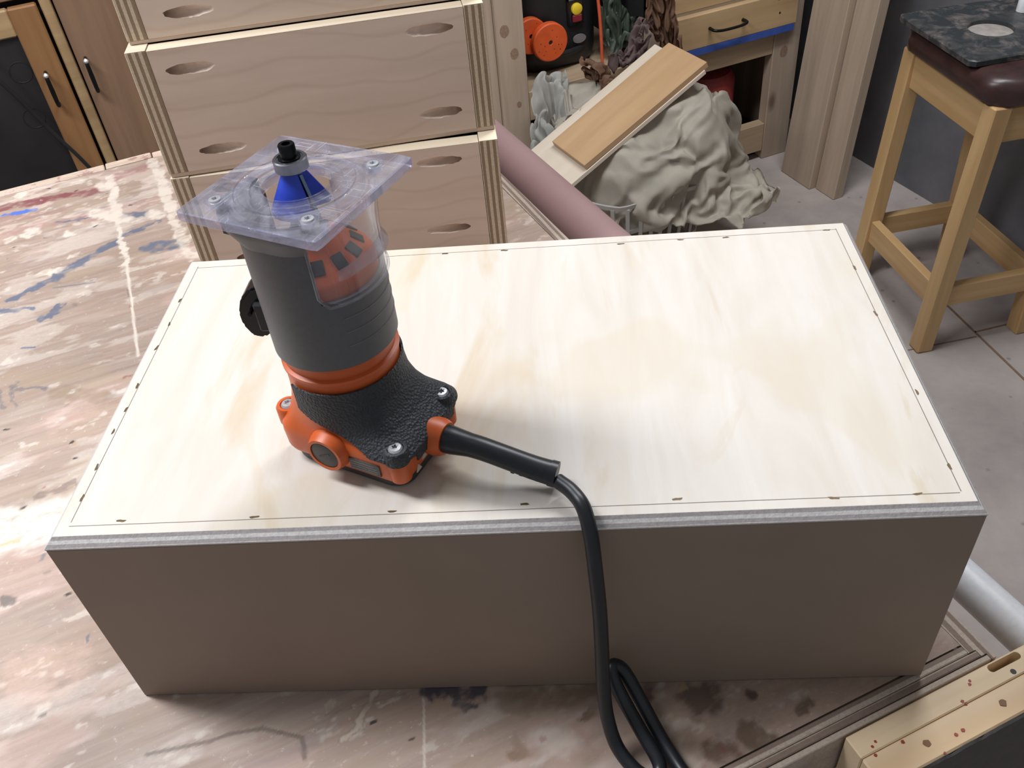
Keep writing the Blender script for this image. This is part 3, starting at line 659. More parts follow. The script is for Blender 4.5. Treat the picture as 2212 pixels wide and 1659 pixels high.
# flange under the plate
def flange():
    bm = nobm(); n = 96
    sq = rrect(-0.0382, 0.0382, -0.0382, 0.0382, 0.029, 0, n)
    a0, a1 = math.radians(-54), math.radians(168)
    def pt(i, s, z): return (sq[i][0]*s, sq[i][1]*s, z)
    rows = [[pt(i, 1.0, 0.1738) for i in range(n)], [pt(i, 1.0, 0.1700) for i in range(n)], [pt(i, 0.97, 0.1665) for i in range(n)], [(0.0352*math.cos(2*PI*i/n), 0.0352*math.sin(2*PI*i/n), 0.158) for i in range(n)],
            [(0.0330*math.cos(2*PI*i/n), 0.0330*math.sin(2*PI*i/n), 0.158) for i in range(n)], [(0.0330*math.cos(2*PI*i/n), 0.0330*math.sin(2*PI*i/n), 0.1738) for i in range(n)]]
    vr = [[bm.verts.new(p) for p in r] for r in rows]; m = len(vr)
    def ok(i):
        a = 2*PI*(i+0.5)/n; a = (a+PI) % (2*PI)-PI
        return not (a0 < a < a1)
    for k in range(m):
        for i in range(n):
            if ok(i): j = (i+1) % n; bm.faces.new((vr[k][i], vr[k][j], vr[(k+1) % m][j], vr[(k+1) % m][i]))
    for i in range(n):
        if ok(i) and not ok((i+1) % n): bm.faces.new([vr[k][(i+1) % n] for k in range(m)])
        if ok(i) and not ok((i-1) % n): bm.faces.new([vr[k][i] for k in range(m)])
    return obj('base_flange', bm, M['grey_plastic'], rt)
flange()
# lock tab on the flange, far left
bm = nobm(); box(bm, (-0.047, -0.016, 0.149), (-0.034, -0.008, 0.156), 0.0015); obj('latch_tab', bm, M['black'], rt)
# motor nose seen through the shield
bm = nobm(); lathe(bm, [(0.0322, 0.0852), (0.0322, 0.1335), (0.0305, 0.1365), (0.015, 0.1500), (0.012, 0.1500)], 48, caps=(False, True)); nose = obj('motor_nose', bm, M['orange'], rt)
for i in range(12):
    a = 2*PI*i/12+0.2; bm = nobm(); box(bm, (-0.0042, -0.0034, -0.002), (0.0042, 0.0034, 0.0006), 0.0003)
    s = math.atan2(0.0135, 0.0155)
    bm.transform(Matrix.Rotation(a, 4, 'Z') @ Matrix.Translation((0.0235, 0, 0.1428)) @ Matrix.Rotation(s, 4, 'Y')); obj('vent', bm, M['black'], nose)
bm = nobm(); lathe(bm, [(0.0115, 0.150), (0.0115, 0.154), (0.0085, 0.155), (0.0085, 0.160), (0.006, 0.163)], 6); obj('collet_nut', bm, M['steel'], rt)
# clear chip shield
def shield():
    bm = nobm(); n = 40; rows = []
    for side, r0 in ((0, 0.0372), (1, 0.0356)):
        for z in (0.1735, 0.165, 0.150, 0.138, 0.131, 0.1262):
            row = []
            for i in range(n+1):
                a = math.radians(-53+158*i/n); u = i/n
                e = 0.0055*max(0, 1-u/0.12) if z < 0.13 else 0
                rr = r0+(0.0035 if z > 0.16 else 0.0)*(z-0.16)/0.0135
                row.append((rr*math.cos(a), rr*math.sin(a), z+e))
            rows.append(row)
    vr = [[bm.verts.new(p) for p in r] for r in rows]
    for k0 in (0, 6):
        for k in range(k0, k0+5):
            for i in range(n): bm.faces.new((vr[k][i], vr[k][i+1], vr[k+1][i+1], vr[k+1][i]))
    for k in (0, 5):
        for i in range(n): bm.faces.new((vr[k][i], vr[k][i+1], vr[k+6][i+1], vr[k+6][i]))
    for i in (0, n):
        for k in range(5): bm.faces.new((vr[k][i], vr[k+1][i], vr[k+7][i], vr[k+6][i]))
    s = obj('chip_shield', bm, M['shield'], rt)
    # thick bottom rim and side rim
    bm = nobm(); P = [(0.0374*math.cos(math.radians(a)), 0.0374*math.sin(math.radians(a)), 0.1265) for a in range(-46, 105, 6)]
    P = [(0.0374*math.cos(math.radians(-53)), 0.0374*math.sin(math.radians(-53)), 0.166), (0.0374*math.cos(math.radians(-53)), 0.0374*math.sin(math.radians(-53)), 0.1335)]+P+[(0.0374*math.cos(math.radians(105)), 0.0374*math.sin(math.radians(105)), 0.166)]
    tube(bm, P, 0.0009, 8, 1, False); obj('shield_rim', bm, M['rim'], s)
    # finger lip
    bm = nobm(); rows = []
    for i in range(13):
        a = math.radians(-34+80*i/12); q = math.sin(PI*i/12)
        rows.append([(0.0372*math.cos(a), 0.0372*math.sin(a), 0.1465+0.003*q), ((0.0378+0.0042*q)*math.cos(a), (0.0378+0.0042*q)*math.sin(a), 0.1440), (0.0372*math.cos(a), 0.0372*math.sin(a), 0.1405)])
    rings(bm, rows); obj('shield_lip', bm, M['rim'], s)
shield()
# clamp lever
AZ = Matrix.Rotation(math.radians(203), 4, 'Z')
bm = nobm()
prof = [(0.034, -0.012), (0.0400, -0.0165), (0.0465, -0.0150), (0.0505, -0.0070), (0.0505, 0.0015), (0.0470, 0.0110), (0.0405, 0.0175), (0.034, 0.0190)]
rows = [[(x, y, z) for x, z in prof] for y in (-0.0105, 0.0075)]
t = bmesh.new(); rings(t, rows); bmesh.ops.bevel(t, geom=list(t.edges), offset=0.0016, segments=2, affect='EDGES'); t.transform(Matrix.Translation((0, 0, 0.103)) @ AZ); merge(bm, t)
lv = obj('clamp_lever', bm, M['black_gloss'], rt, sharp=50)
bm = nobm(); lathe(bm, [(0.0012, -0.0118), (0.0012, 0.0095)], 16, Matrix.Translation((0, 0, 0.103)) @ AZ @ Matrix.Translation((0.042, 0, 0.004)) @ Matrix.Rotation(PI/2, 4, 'X')); obj('hinge_pin', bm, M['blacksteel'], lv)
bm = nobm(); box(bm, (0.0335, -0.011, 0.094), (0.0395, 0.011, 0.113), 0.001); bm.transform(AZ); obj('clamp_block', bm, M['black'], rt)
# acrylic base plate
def plate():
    hs = 0.0430; n = 128; zt_, zb_ = 0.1800, 0.1742
    outer = rrect(-hs, hs, -hs, hs, 0.0022, 0, n); 
    bm = nobm()
    def c(r, z): return [(r*math.cos(2*PI*i/n), r*math.sin(2*PI*i/n), z) for i in range(n)]
    top = [c(0.0180, zb_+0.001), c(0.0180, zt_-0.0014), c(0.0184, zt_-0.0010), c(0.0235, zt_-0.0010), c(0.0240, zt_), c(0.0300, zt_), c(0.0304, zt_-0.0007), c(0.0318, zt_-0.0007), c(0.0322, zt_), [(p[0]*0.985, p[1]*0.985, zt_) for p in outer],
           [(p[0], p[1], zt_-0.0006) for p in outer], [(p[0], p[1], zb_+0.0006) for p in outer], [(p[0]*0.985, p[1]*0.985, zb_) for p in outer], c(0.036, zb_), c(0.0355, zb_+0.0016), c(0.026, zb_+0.0016), c(0.0255, zb_), c(0.0185, zb_)]
    top.append(top[0])
    vr = [[bm.verts.new(p) for p in r] for r in top[:-1]]; vr.append(vr[0])
    for k, (a, b) in enumerate(zip(vr[:-1], vr[1:])):
        for i in range(n):
            j = (i+1) % n; f = bm.faces.new((a[i], a[j], b[j], b[i]))
            if k in (9, 10, 11): f.material_index = 1
    return plabel(obj('base_plate', bm, [M['acrylic'], M['acrylic_edge']], rt, sharp=30), 'clear scratched acrylic square plate')
bp = plate()
for r_, z_ in ((0.0255, 0.1752), (0.0335, 0.1752), (0.0185, 0.1790)):
    bm = nobm(); t = bmesh.new(); rw = [[((r_+a)*math.cos(2*PI*i/72), (r_+a)*math.sin(2*PI*i/72), z_+b) for i in range(72)] for a, b in ((-0.0006, 0), (0.0006, 0), (0.0006, 0.0012), (-0.0006, 0.0012))]
    rw.append(rw[0]); rings(t, rw, True, False, False); merge(bm, t); bmesh.ops.remove_doubles(bm, verts=bm.verts, dist=1e-6); obj('ring_ridge', bm, M['rim'], bp)
for x, y in ((-0.0300, -0.0275), (0.0275, -0.0275), (0.0275, 0.0290), (-0.0300, 0.0285)):
    s = screw(rt, x, y, 0.1788, 0.0038)
    bm = nobm(); lathe(bm, [(0.0046, -0.0025), (0.0057, 0.0014), (0.0051, 0.0014), (0.0042, -0.0025)], 24, caps=(False, False)); bm.faces.ensure_lookup_table(); obj('countersink', bm, M['rim'], s, loc=(0, 0, 0.0))
# router bit: shank, blue chamfer body with two flutes, bearing, cap screw
bm = nobm(); lathe(bm, [(0.0032, 0.160), (0.0032, 0.167), (0.005, 0.168)], 20); obj('bit_shank', bm, M['steel'], rt)
bm = nobm(); n = 72; rows = []
for z, r in ((0.1655, 0.0135), (0.1668, 0.0158), (0.1685, 0.0158), (0.1865, 0.0062), (0.188, 0.0058)):
    row = []
    for i in range(n):
        a = 2*PI*i/n; d = min(abs((a-q+PI) % (2*PI)-PI) for q in (math.radians(8), math.radians(188)))
        k_ = 1.0 if d > 0.62 else 0.36+0.64*max(0, (d-0.50)/0.12)
        rr = max(r*k_, 0.0045); row.append((rr*math.cos(a), rr*math.sin(a), z))
    rows.append(row)
rings(bm, rows); bit = obj('bit_body', bm, M['blue'], rt, sharp=28)
for q in (8, 188):
    bm = nobm(); t = bmesh.new()
    rings(t, [[(0.0055, y, 0.1865), (0.0070, y, 0.1868), (0.0172, y, 0.1690), (0.0172, y, 0.1665), (0.009, y, 0.1665)] for y in (0.0, 0.0016)])
    t.transform(Matrix.Rotation(math.radians(q-34), 4, 'Z')); merge(bm, t); obj('blade', bm, M['carbide'], bit)
bm = nobm(); lathe(bm, [(0.0045, 0.1878), (0.0080, 0.1880), (0.0086, 0.1886), (0.0086, 0.1938), (0.0080, 0.1944), (0.0066, 0.1944), (0.0064, 0.1938), (0.004, 0.1938)], 40); br = obj('guide_bearing', bm, M['steel'], rt)
bm = nobm(); lathe(bm, [(0.0058, 0.1938), (0.0058, 0.1947), (0.0042, 0.1948), (0.0042, 0.2010), (0.0038, 0.2016), (0.0022, 0.2016), (0.0020, 0.1995)], 28); obj('cap_screw', bm, M['blacksteel'], rt)
# cord exit, strain relief and cord (world coordinates turned into the router's frame)
Minv = (Matrix.Translation((0.198, -0.006, zt+0.0003)) @ Matrix.Rotation(math.radians(-50.35), 4, 'Z')).inverted()
def loc(p): return Minv @ Vector(p)
bm = nobm(); lathe(bm, [(0.0120, 0.050), (0.0117, 0.060), (0.0102, 0.0635), (0.0085, 0.0635)], 28, Matrix.Translation((0, 0.0005, 0.0200)) @ Matrix.Rotation(PI/2, 4, 'Y')); obj('cord_collar', bm, M['orange'], rt)
sr = [(0.058, 0.0005, 0.0200), (0.070, 0.0005, 0.0205), (0.085, 0.001, 0.0205), (0.102, 0.002, 0.0180), (0.118, 0.004, 0.0140), (0.131, 0.006, 0.0115)]
bm = nobm(); tube(bm, sr, [0.0088, 0.0086, 0.0072, 0.0070, 0.0070, 0.0072, 0.0074], 20, 6); st_ = obj('strain_relief', bm, M['cordblack'], rt)
bm = nobm(); tube(bm, [(0.1285, 0.0056, 0.0119), (0.1325, 0.0062, 0.0113)], [0.0078, 0.0078], 20, 2); obj('relief_collar', bm, M['cordblack'], st_)
for u in (0.108, 0.1135, 0.119):
    bm = nobm(); box(bm, (u-0.0012, -0.0030, 0.0112), (u+0.0012, -0.0008, 0.0132), 0.0003); obj('relief_slot', bm, M['black'], st_)
cp_ = [(0.2860, -0.1075, zt+0.0105), (0.2895, -0.1190, zt+0.0105), (0.2905, -0.1310, zt+0.0085), (0.2895, -0.1410, zt-0.004), (0.2875, -0.1490, 1.030), (0.2858, -0.1565, 1.000), (0.2835, -0.1625, 0.968), (0.2808, -0.1685, 0.938), (0.2792, -0.1765, 0.912), (0.2800, -0.1880, 0.8935),
       (0.2850, -0.2040, 0.8868), (0.2930, -0.2120, 0.8862), (0.2995, -0.2060, 0.8880), (0.2978, -0.1850, 0.8970), (0.2945, -0.1660, 0.9120), (0.2935, -0.1560, 0.9225), (0.2970, -0.1520, 0.9245), (0.3025, -0.1560, 0.9190), (0.3062, -0.1700, 0.9045), (0.3085, -0.1890, 0.8920), (0.3100, -0.2080, 0.8866), (0.3110, -0.2300, 0.8856), (0.3100, -0.2600, 0.8790), (0.309, -0.275, 0.84), (0.309, -0.28, 0.72)]
bm = nobm(); tube(bm, [loc(p) for p in cp_], 0.0045, 14, 8); plabel(obj('cord', bm, M['cordblack'], rt), 'black power cord looping down the box front')

# ------------------------------------------------------------------ vise jaw at the near right corner
vj = thing('vise_jaw', 'paint-speckled wooden vise jaw clamped at the near bench corner', 'vise', (0, 0, 0))
def jaw_slab():
    # slab with a routed slot, two laminated planks
    bm = nobm(); box(bm, (0.417, -0.2560, ZB-0.13), (0.70, -0.2405, ZB), 0.0008); return obj('inner_plank', bm, M['jaw'], vj)
ip = jaw_slab()
bm = nobm(); P = []
for i in range(17): a = PI/2+PI*i/16; P.append((0.5345+0.0028*math.cos(a), -0.2445+0.0028*math.sin(a)))
for i in range(17): a = -PI/2+PI*i/16; P.append((0.556+0.0028*math.cos(a), -0.2445+0.0028*math.sin(a)))
prism(bm, P, ZB-0.02, ZB+0.01); cme = bpy.data.meshes.new('c'); bmesh.ops.recalc_face_normals(bm, faces=bm.faces); bm.to_mesh(cme); bm.free()
cu = bpy.data.objects.new('c', cme); COL.objects.link(cu); mo = ip.modifiers.new('slot', 'BOOLEAN'); mo.object = cu; mo.operation = 'DIFFERENCE'; mo.solver = 'EXACT'
bpy.context.view_layer.update(); nm = bpy.data.meshes.new_from_object(ip.evaluated_get(bpy.context.evaluated_depsgraph_get())); ip.modifiers.clear(); ip.data = nm; bpy.data.objects.remove(cu)
for p in ip.data.polygons: p.use_smooth = False
bm = nobm(); box(bm, (0.417, -0.2765, ZB-0.13), (0.70, -0.2563, ZB-0.0004), 0.0012); obj('outer_plank', bm, M['jaw'], vj)
# dark painted face with a ragged upper border
bm = nobm(); P = [(0.418, ZB-0.128)]; top = []
x = 0.418
while x < 0.699:
    top.append((x, ZB-0.0012+random.uniform(-0.0016, 0.0008))); x += random.uniform(0.002, 0.006)
P = top+[(0.699, ZB-0.128), (0.418, ZB-0.128)]
t = bmesh.new(); rings(t, [[(x, -0.2766, z) for x, z in P], [(x, -0.2786, z) for x, z in P]]); merge(bm, t); obj('painted_face', bm, M['dark_steel'], vj)
M['spot'] = plain('dried_red_paint_spot', (150, 62, 50), 0.5)
M['spot2'] = plain('dried_brown_spot', (120, 84, 54), 0.5)
for i, (x, y) in enumerate([(0.432,-0.251),(0.428,-0.253),(0.426,-0.258),(0.447,-0.2585),(0.515,-0.245),(0.513,-0.247),(0.5,-0.254),(0.501,-0.2562),(0.486,-0.269),(0.48,-0.2694),(0.465,-0.2755),(0.522,-0.266),(0.46,-0.266)]):
    bm = nobm(); r = random.uniform(0.0008, 0.0014) if i < 11 else 0.0026
    prism(bm, [(x+r*random.uniform(.7, 1.2)*math.cos(a), y+r*random.uniform(.7, 1.2)*math.sin(a)) for a in np.linspace(0, 2*PI, 10)[:-1]], ZB-0.0005, ZB+0.00015); obj('paint_spot', bm, M['spot'] if i < 11 else M['spot2'], vj)
bm = nobm(); lathe(bm, [(0.004, -0.001), (0.004, 0.00018)], 14, Matrix.Translation((0.545, -0.2525, ZB)) @ Matrix.Scale(0.5, 4)); obj('nail_hole', bm, M['black'], vj)
for y in (-0.19,):
    bm = nobm(); lathe(bm, [(0.011, 0), (0.011, 0.12)], 20, Matrix.Translation((0.47, -0.2404, ZB-0.10)) @ Matrix.Rotation(-PI/2, 4, 'X')); obj('guide_rod', bm, M['dark_steel'], vj)

# ------------------------------------------------------------------ paper roll on its pipe, along the bench end
ax0, ax1 = Vector((0.588, 0.98, 0.800)), Vector((0.640, -0.42, 0.800))
rd = (ax1-ax0).normalized()
def along(y): return ax0+(ax1-ax0)*((0.98-y)/1.40)
def cyl(a, b, prof, n=40):
    d = (b-a).normalized(); q = Vector((0, 0, 1)).rotation_difference(d)
    bm = nobm(); lathe(bm, prof, n, Matrix.Translation(a) @ q.to_matrix().to_4x4()); return bm
pr = thing('paper_roll', 'thick dusty pink paper roll lying beyond the drawers along the bench end', 'paper roll', tuple(along(0.3)-Vector((0, 0, 0.038))))
a, b = along(0.95), along(-0.09); L = (b-a).length
bm = cyl(a, b, [(0.0185, 0.0), (0.0365, 0.0), (0.0375, 0.001), (0.0375, L-0.001), (0.0365, L), (0.0185, L)], 64)
bm.transform(Matrix.Translation(-pr.location)); obj('paper', bm, M['pink_paper'], pr)
a, b = along(-0.0905), along(-0.096); bm = cyl(a, b, [(0.0185, 0.0), (0.0445, 0.0), (0.0455, 0.001), (0.0455, 0.0045), (0.0445, 0.0055), (0.0185, 0.0055)], 64)
bm.transform(Matrix.Translation(-pr.location)); obj('end_flange', bm, M['dark_brown'], pr)
a, b = ax0, ax1; L = (b-a).length
bm = cyl(a, b, [(0.0148, 0), (0.0168, 0), (0.0168, L), (0.0148, L)], 40)
tag(obj('white_pipe', bm, M['pvc']), 'white plastic pipe sticking out past the box on the right', 'pipe')
# hangers that carry the pipe from the bench
for y in (0.965, -0.40):
    p = along(y)
    bm = nobm(); box(bm, (0.535, y-0.004, 0.8165), (p.x+0.02, y+0.004, 0.826), 0.001)
    box(bm, (0.50, y-0.004, 0.8165), (0.537, y+0.004, 0.83), 0.001)
    obj('roll_hanger', bm, M['dark_steel'], bench)

# ------------------------------------------------------------------ left cabinets against the back wall
YC = 1.75
cb = thing('tall_cabinet', 'brown wooden cabinet with dark glass door behind the bench', 'cabinet', (0, 0, 0))
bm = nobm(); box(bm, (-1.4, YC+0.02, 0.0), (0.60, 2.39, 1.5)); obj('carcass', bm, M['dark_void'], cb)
bm = nobm(); box(bm, (-0.019, YC-0.006, 0.04), (0.004, YC+0.0195, 1.45), 0.002); obj('centre_stile', bm, M['cab_rail'], cb)
bm = nobm(); box(bm, (-1.4, YC-0.006, 0.905), (-0.0195, YC+0.0195, 1.45), 0.002); obj('upper_panel', bm, M['cab_door'], cb)
# glass door
bm = nobm(); box(bm, (-0.083, YC-0.018, 0.06), (-0.0255, YC+0.004, 0.893), 0.003); d1 = obj('glass_door_stile', bm, M['cab_stile'], cb)
bm = nobm(); box(bm, (-0.62, YC-0.018, 0.06), (-0.562, YC+0.004, 0.893), 0.003); obj('glass_door_stile', bm, M['cab_stile'], cb)
bm = nobm(); box(bm, (-0.5618, YC-0.0175, 0.838), (-0.0832, YC+0.004, 0.893), 0.003); obj('glass_door_rail', bm, M['cab_rail'], cb)
bm = nobm(); box(bm, (-0.5618, YC-0.0175, 0.06), (-0.0832, YC+0.004, 0.12), 0.003); obj('glass_door_rail', bm, M['cab_rail'], cb)
bm = nobm(); box(bm, (-0.5618, YC-0.008, 0.12), (-0.0832, YC-0.003, 0.838)); gp = obj('glass_pane', bm, M['tint_glass'], cb)
for x, z in ((-0.108, 0.765), (-0.122, 0.665)):
    bm = nobm(); tube(bm, [(x+0.022*math.cos(a), YC-0.0085, z+0.022*math.sin(a)) for a in np.linspace(0, 2*PI, 25)], 0.0008, 6, 1, False); obj('ring_mark', bm, M['dark_steel'], gp)
# solid door
bm = nobm(); box(bm, (0.0085, YC-0.018, 0.06), (0.56, YC+0.004, 1.40), 0.003); obj('solid_door', bm, M['cab_door'], cb)
for x, z0 in ((-0.061, 0.757), (0.0265, 0.768)):
    bm = nobm(); tube(bm, [(x, YC-0.018, z0), (x, YC-0.040, z0-0.004), (x, YC-0.042, z0-0.035), (x, YC-0.040, z0-0.066), (x, YC-0.018, z0-0.070)], [0.0036, 0.0042, 0.0050, 0.0042, 0.0036], 12, 6); pl = obj('door_pull', bm, M['iron'], cb)
    bm = nobm(); lathe(bm, [(0.001, 0.006), (0.005, 0.003), (0.006, 0), (0.005, -0.003), (0.001, -0.006)], 16, Matrix.Translation((x, YC-0.041, z0))); obj('pull_knob', bm, M['silver'], pl)
bm = nobm(); tube(bm, [(-0.16, YC-0.06, 0.80), (-0.125, YC-0.055, 0.72), (-0.095, YC-0.05, 0.64), (-0.06, YC-0.05, 0.56), (-0.03, YC-0.05, 0.46), (-0.02, YC-0.05, 0.30), (-0.01, YC-0.06, 0.02), (0.10, YC-0.09, 0.006), (0.3, YC-0.08, 0.006)], 0.0042, 10, 6)
tag(obj('hanging_cable', bm, M['black']), 'thin black cable hanging before the dark glass door', 'cable')

# ------------------------------------------------------------------ pine bench cabinet on the right
YP = 1.73
pc = thing('shop_cabinet', 'rough pine shop cabinet with open bays and a pulled drawer', 'cabinet', (0, 0, 0))
bm = nobm(); box(bm, (0.985, YP, 0.0), (1.064, YP+0.038, 1.2), 0.002); obj('post', bm, M['pine_grey'], pc)
bm = nobm(); box(bm, (0.955, YP+0.012, 0.0), (0.9845, YP+0.09, 1.2), 0.002); obj('post', bm, M['pine_grey'], pc)
bm = nobm(); box(bm, (1.868, YP, 0.0), (1.962, YP+0.038, 1.2), 0.002); obj('post', bm, M['pine_grey'], pc)
bm = nobm(); box(bm, (1.0645, YP+0.002, 0.345), (1.8675, YP+0.036, 0.428), 0.002); obj('rail', bm, M['pine_x'], pc)
bm = nobm(); box(bm, (1.0645, YP+0.002, 0.030), (1.8675, YP+0.036, 0.124), 0.002); obj('rail', bm, M['pine_x'], pc)
bm = nobm(); box(bm, (1.46, YP+0.001, 0.124), (1.52, YP+0.037, 0.345), 0.002); obj('stile', bm, M['pine_grey'], pc)
bm = nobm(); box(bm, (1.44, YP+0.002, 0.534), (1.8675, YP+0.036, 0.62), 0.002); obj('rail', bm, M['drawer_pine'], pc)
bm = nobm(); box(bm, (1.44, YP+0.002, 0.428), (1.475, YP+0.036, 1.2), 0.002); obj('stile', bm, M['pine_grey'], pc)
bm = nobm(); box(bm, (1.476, YP-0.020, 0.432), (1.925, YP-0.0005, 0.529), 0.003); dr = plabel(obj('drawer_front', bm, M['drawer_pine'], pc), 'honey coloured drawer front')
bm = nobm(); tube(bm, [(1.622, YP-0.020, 0.483), (1.624, YP-0.043, 0.483), (1.65, YP-0.048, 0.480), (1.705, YP-0.048, 0.480), (1.731, YP-0.043, 0.483), (1.733, YP-0.020, 0.483)], [0.005, 0.0042, 0.004, 0.004, 0.0042, 0.005], 12, 6); obj('drawer_pull', bm, M['iron'], dr)
for x, z in ((1.86, 0.475), (1.852, 0.515)):
    bm = nobm(); lathe(bm, [(0.003, 0), (0.003, 0.0006)], 12, Matrix.Translation((x, YP-0.020, z)) @ Matrix.Rotation(PI/2, 4, 'X')); obj('nail_hole', bm, M['black'], dr)
bm = nobm(); box(bm, (1.45, YP-0.0212, 0.4145), (1.915, YP-0.0198, 0.4335)); box(bm, (1.45, YP-0.0199, 0.4145), (1.915, YP+0.0019, 0.4160)); obj('masking_tape', bm, M['tape'], pc)
bm = nobm(); box(bm, (0.985, YP+0.04, 0.405), (1.96, 2.36, 0.425)); obj('shelf', bm, M['pine_x'], pc)
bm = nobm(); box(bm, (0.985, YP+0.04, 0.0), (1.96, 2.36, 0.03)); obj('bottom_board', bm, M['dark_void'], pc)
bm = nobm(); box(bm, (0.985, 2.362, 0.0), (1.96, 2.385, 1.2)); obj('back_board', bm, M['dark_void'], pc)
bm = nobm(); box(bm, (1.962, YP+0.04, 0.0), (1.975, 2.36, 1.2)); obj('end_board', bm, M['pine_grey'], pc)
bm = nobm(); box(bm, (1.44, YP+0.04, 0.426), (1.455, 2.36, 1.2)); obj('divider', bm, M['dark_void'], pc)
bm = nobm(); box(bm, (0.94, YP-0.02, 1.2005), (1.98, 2.385, 1.235), 0.003); obj('counter', bm, M['pine_x'], pc)
M['knot'] = plain('dark_pine_knot', (142, 116, 96), 0.6, var=0.2, scale=200)
for x, z, r in ((1.008, 0.606, 0.013), (1.031, 0.542, 0.012), (1.033, 0.402, 0.007), (1.907, 0.345, 0.014)):
    bm = nobm(); P = [(x+r*random.uniform(.92, 1.06)*math.cos(a), z+1.25*r*random.uniform(.92, 1.06)*math.sin(a)) for a in np.linspace(0, 2*PI, 19)[:-1]]
    rings(bm, [[(a, YP+0.001, b) for a, b in P], [(a, YP-0.0004, b) for a, b in P]]); obj('knot', bm, M['knot'], pc)
# things in the cabinet
t = thing('red_jug', 'dull red plastic can in the dark lower bay', 'can', (1.715, 1.86, 0.030))
bm = nobm(); lathe(bm, [(0.085, 0), (0.095, 0.01), (0.095, 0.235), (0.080, 0.262), (0.03, 0.275)], 32); obj('body', bm, M['red_plastic'], t)
bm = nobm(); lathe(bm, [(0.022, 0.275), (0.022, 0.295), (0.018, 0.30)], 20); obj('cap', bm, M['black'], t)
t = thing('shop_vacuum', 'black shop machine with orange wheels and yellow latch inside the cabinet bay', 'machine', (1.215, 1.95, 0.4255))
bm = nobm(); rows = []
for z, s in ((0.0, 0.86), (0.012, 0.95), (0.04, 1.0), (0.20, 1.0), (0.28, 0.96), (0.36, 0.8)): rows.append([(p[0]*s, p[1]*s, z) for p in rrect(-0.125, 0.125, -0.13, 0.13, 0.07, 0, 48)])
rings(bm, rows); obj('drum', bm, M['black'], t)
bm = nobm(); tube(bm, [(0.132*math.cos(a)*1.02, 0.137*math.sin(a)*1.02, 0.05) for a in np.linspace(PI*1.02, PI*1.98, 16)], 0.008, 10, 1, False); obj('bumper', bm, M['black'], t)
bm = nobm(); box(bm, (0.016, -0.139, 0.115), (0.064, -0.128, 0.265), 0.004); obj('latch_panel', bm, M['black_gloss'], t)
bm = nobm(); lathe(bm, [(0.0155, 0), (0.0155, 0.008), (0.012, 0.010)], 24, Matrix.Translation((0.040, -0.139, 0.163)) @ Matrix.Rotation(PI/2, 4, 'X')); obj('latch_button', bm, M['yellow'], t)
bm = nobm(); box(bm, (0.027, -0.147, 0.128), (0.055, -0.1385, 0.149), 0.003); obj('latch_tab', bm, M['red_knob'], t)
bm = nobm()
for a, b in (((0.012, 0.188), (0.056, 0.194)), ((0.012, 0.204), (0.056, 0.21)), ((0.012, 0.188), (0.016, 0.21)), ((0.052, 0.188), (0.056, 0.21))): box(bm, (a[0], -0.145, a[1]), (b[0], -0.139, b[1]))
obj('buckle', bm, M['buckle'], t)
bm = nobm(); lathe(bm, [(0.020, 0), (0.020, 0.004)], 24, Matrix.Translation((0.05, -0.132, 0.078)) @ Matrix.Rotation(PI/2, 4, 'X') @ Matrix.Scale(0.6, 4, (0, 1, 0))); obj('painted_reflection', bm, M['rib_reflection_grey'], t)  # grey ellipse standing in for a reflection on the black drum
def wheel(x, y, z, r):
    R = Matrix.Translation((x-1.215, y-1.95, z-0.4255)) @ Matrix.Rotation(PI/2, 4, 'X')
    bm = nobm(); lathe(bm, [(0.006, -0.011), (r-0.003, -0.011), (r, -0.008), (r, 0.008), (r-0.003, 0.011), (0.0065, 0.011), (0.0045, 0.004)], 40, R); wh = plabel(obj('wheel', bm, M['orange_dim'], t), 'round orange wheel')
    bm = nobm(); lathe(bm, [(0.0055, -0.10), (0.0055, 0.0085)], 14, R); obj('axle', bm, M['black'], wh)
    for i in range(14):
        a = random.uniform(0, 2*PI); q = random.uniform(0.35, 0.8)*r
        bm = nobm(); lathe(bm, [(0.0012, 0.009), (0.0012, 0.0114)], 8, R @ Matrix.Translation((q*math.cos(a), q*math.sin(a), 0))); obj('pit', bm, M['dark_brown'], wh)
wheel(1.158, 1.785, 0.5285, 0.0515); wheel(1.112, 1.808, 0.548, 0.048)
bm = nobm(); tube(bm, [(1.322, 1.79, 0.4265), (1.321, 1.80, 0.56), (1.317, 1.83, 0.72), (1.312, 1.86, 0.85)], 0.0045, 10, 4)
tag(obj('orange_rod', bm, M['orange_wire']), 'thin orange rod standing beside the black machine', 'rod')
# ------------------------------------------------------------------ laundry basket, drop cloths and boards
bk = thing('laundry_basket', 'slotted grey plastic laundry basket under the drop cloths', 'basket', (1.24, 1.47, 0.0))
bl = rrect(-0.23, 0.23, -0.16, 0.16, 0.05, 0, 64)
def brow(s, z): return [(p[0]*s, p[1]*s, z) for p in bl]
bm = nobm(); rings(bm, [brow(0.82, 0.0), brow(0.84, 0.03), brow(0.81, 0.03), brow(0.80, 0.006)], cap0=True, cap1=True); obj('base', bm, M['basket'], bk)
for z, s in ((0.10, 0.885), (0.17, 0.925), (0.25, 0.975)):
    bm = nobm(); rings(bm, [brow(s, z), brow(s+0.012, z+0.012), brow(s-0.02, z+0.012), brow(s-0.03, z)], cap0=False, cap1=False)
    t = bmesh.new(); merge(bm, t); obj('hoop', bm, M['basket'], bk)
slat_pts = [i for i in range(0, 64, 2)]
for i in slat_pts:
    p0 = Vector((bl[i][0]*0.835, bl[i][1]*0.835, 0.025)); p1 = Vector((bl[i][0]*0.975, bl[i][1]*0.975, 0.252))
    bm = nobm(); obox(bm, p0, p1, 0.010, 0.004, up=(bl[i][0], bl[i][1], 0)); obj('slat', bm, M['basket'], bk)

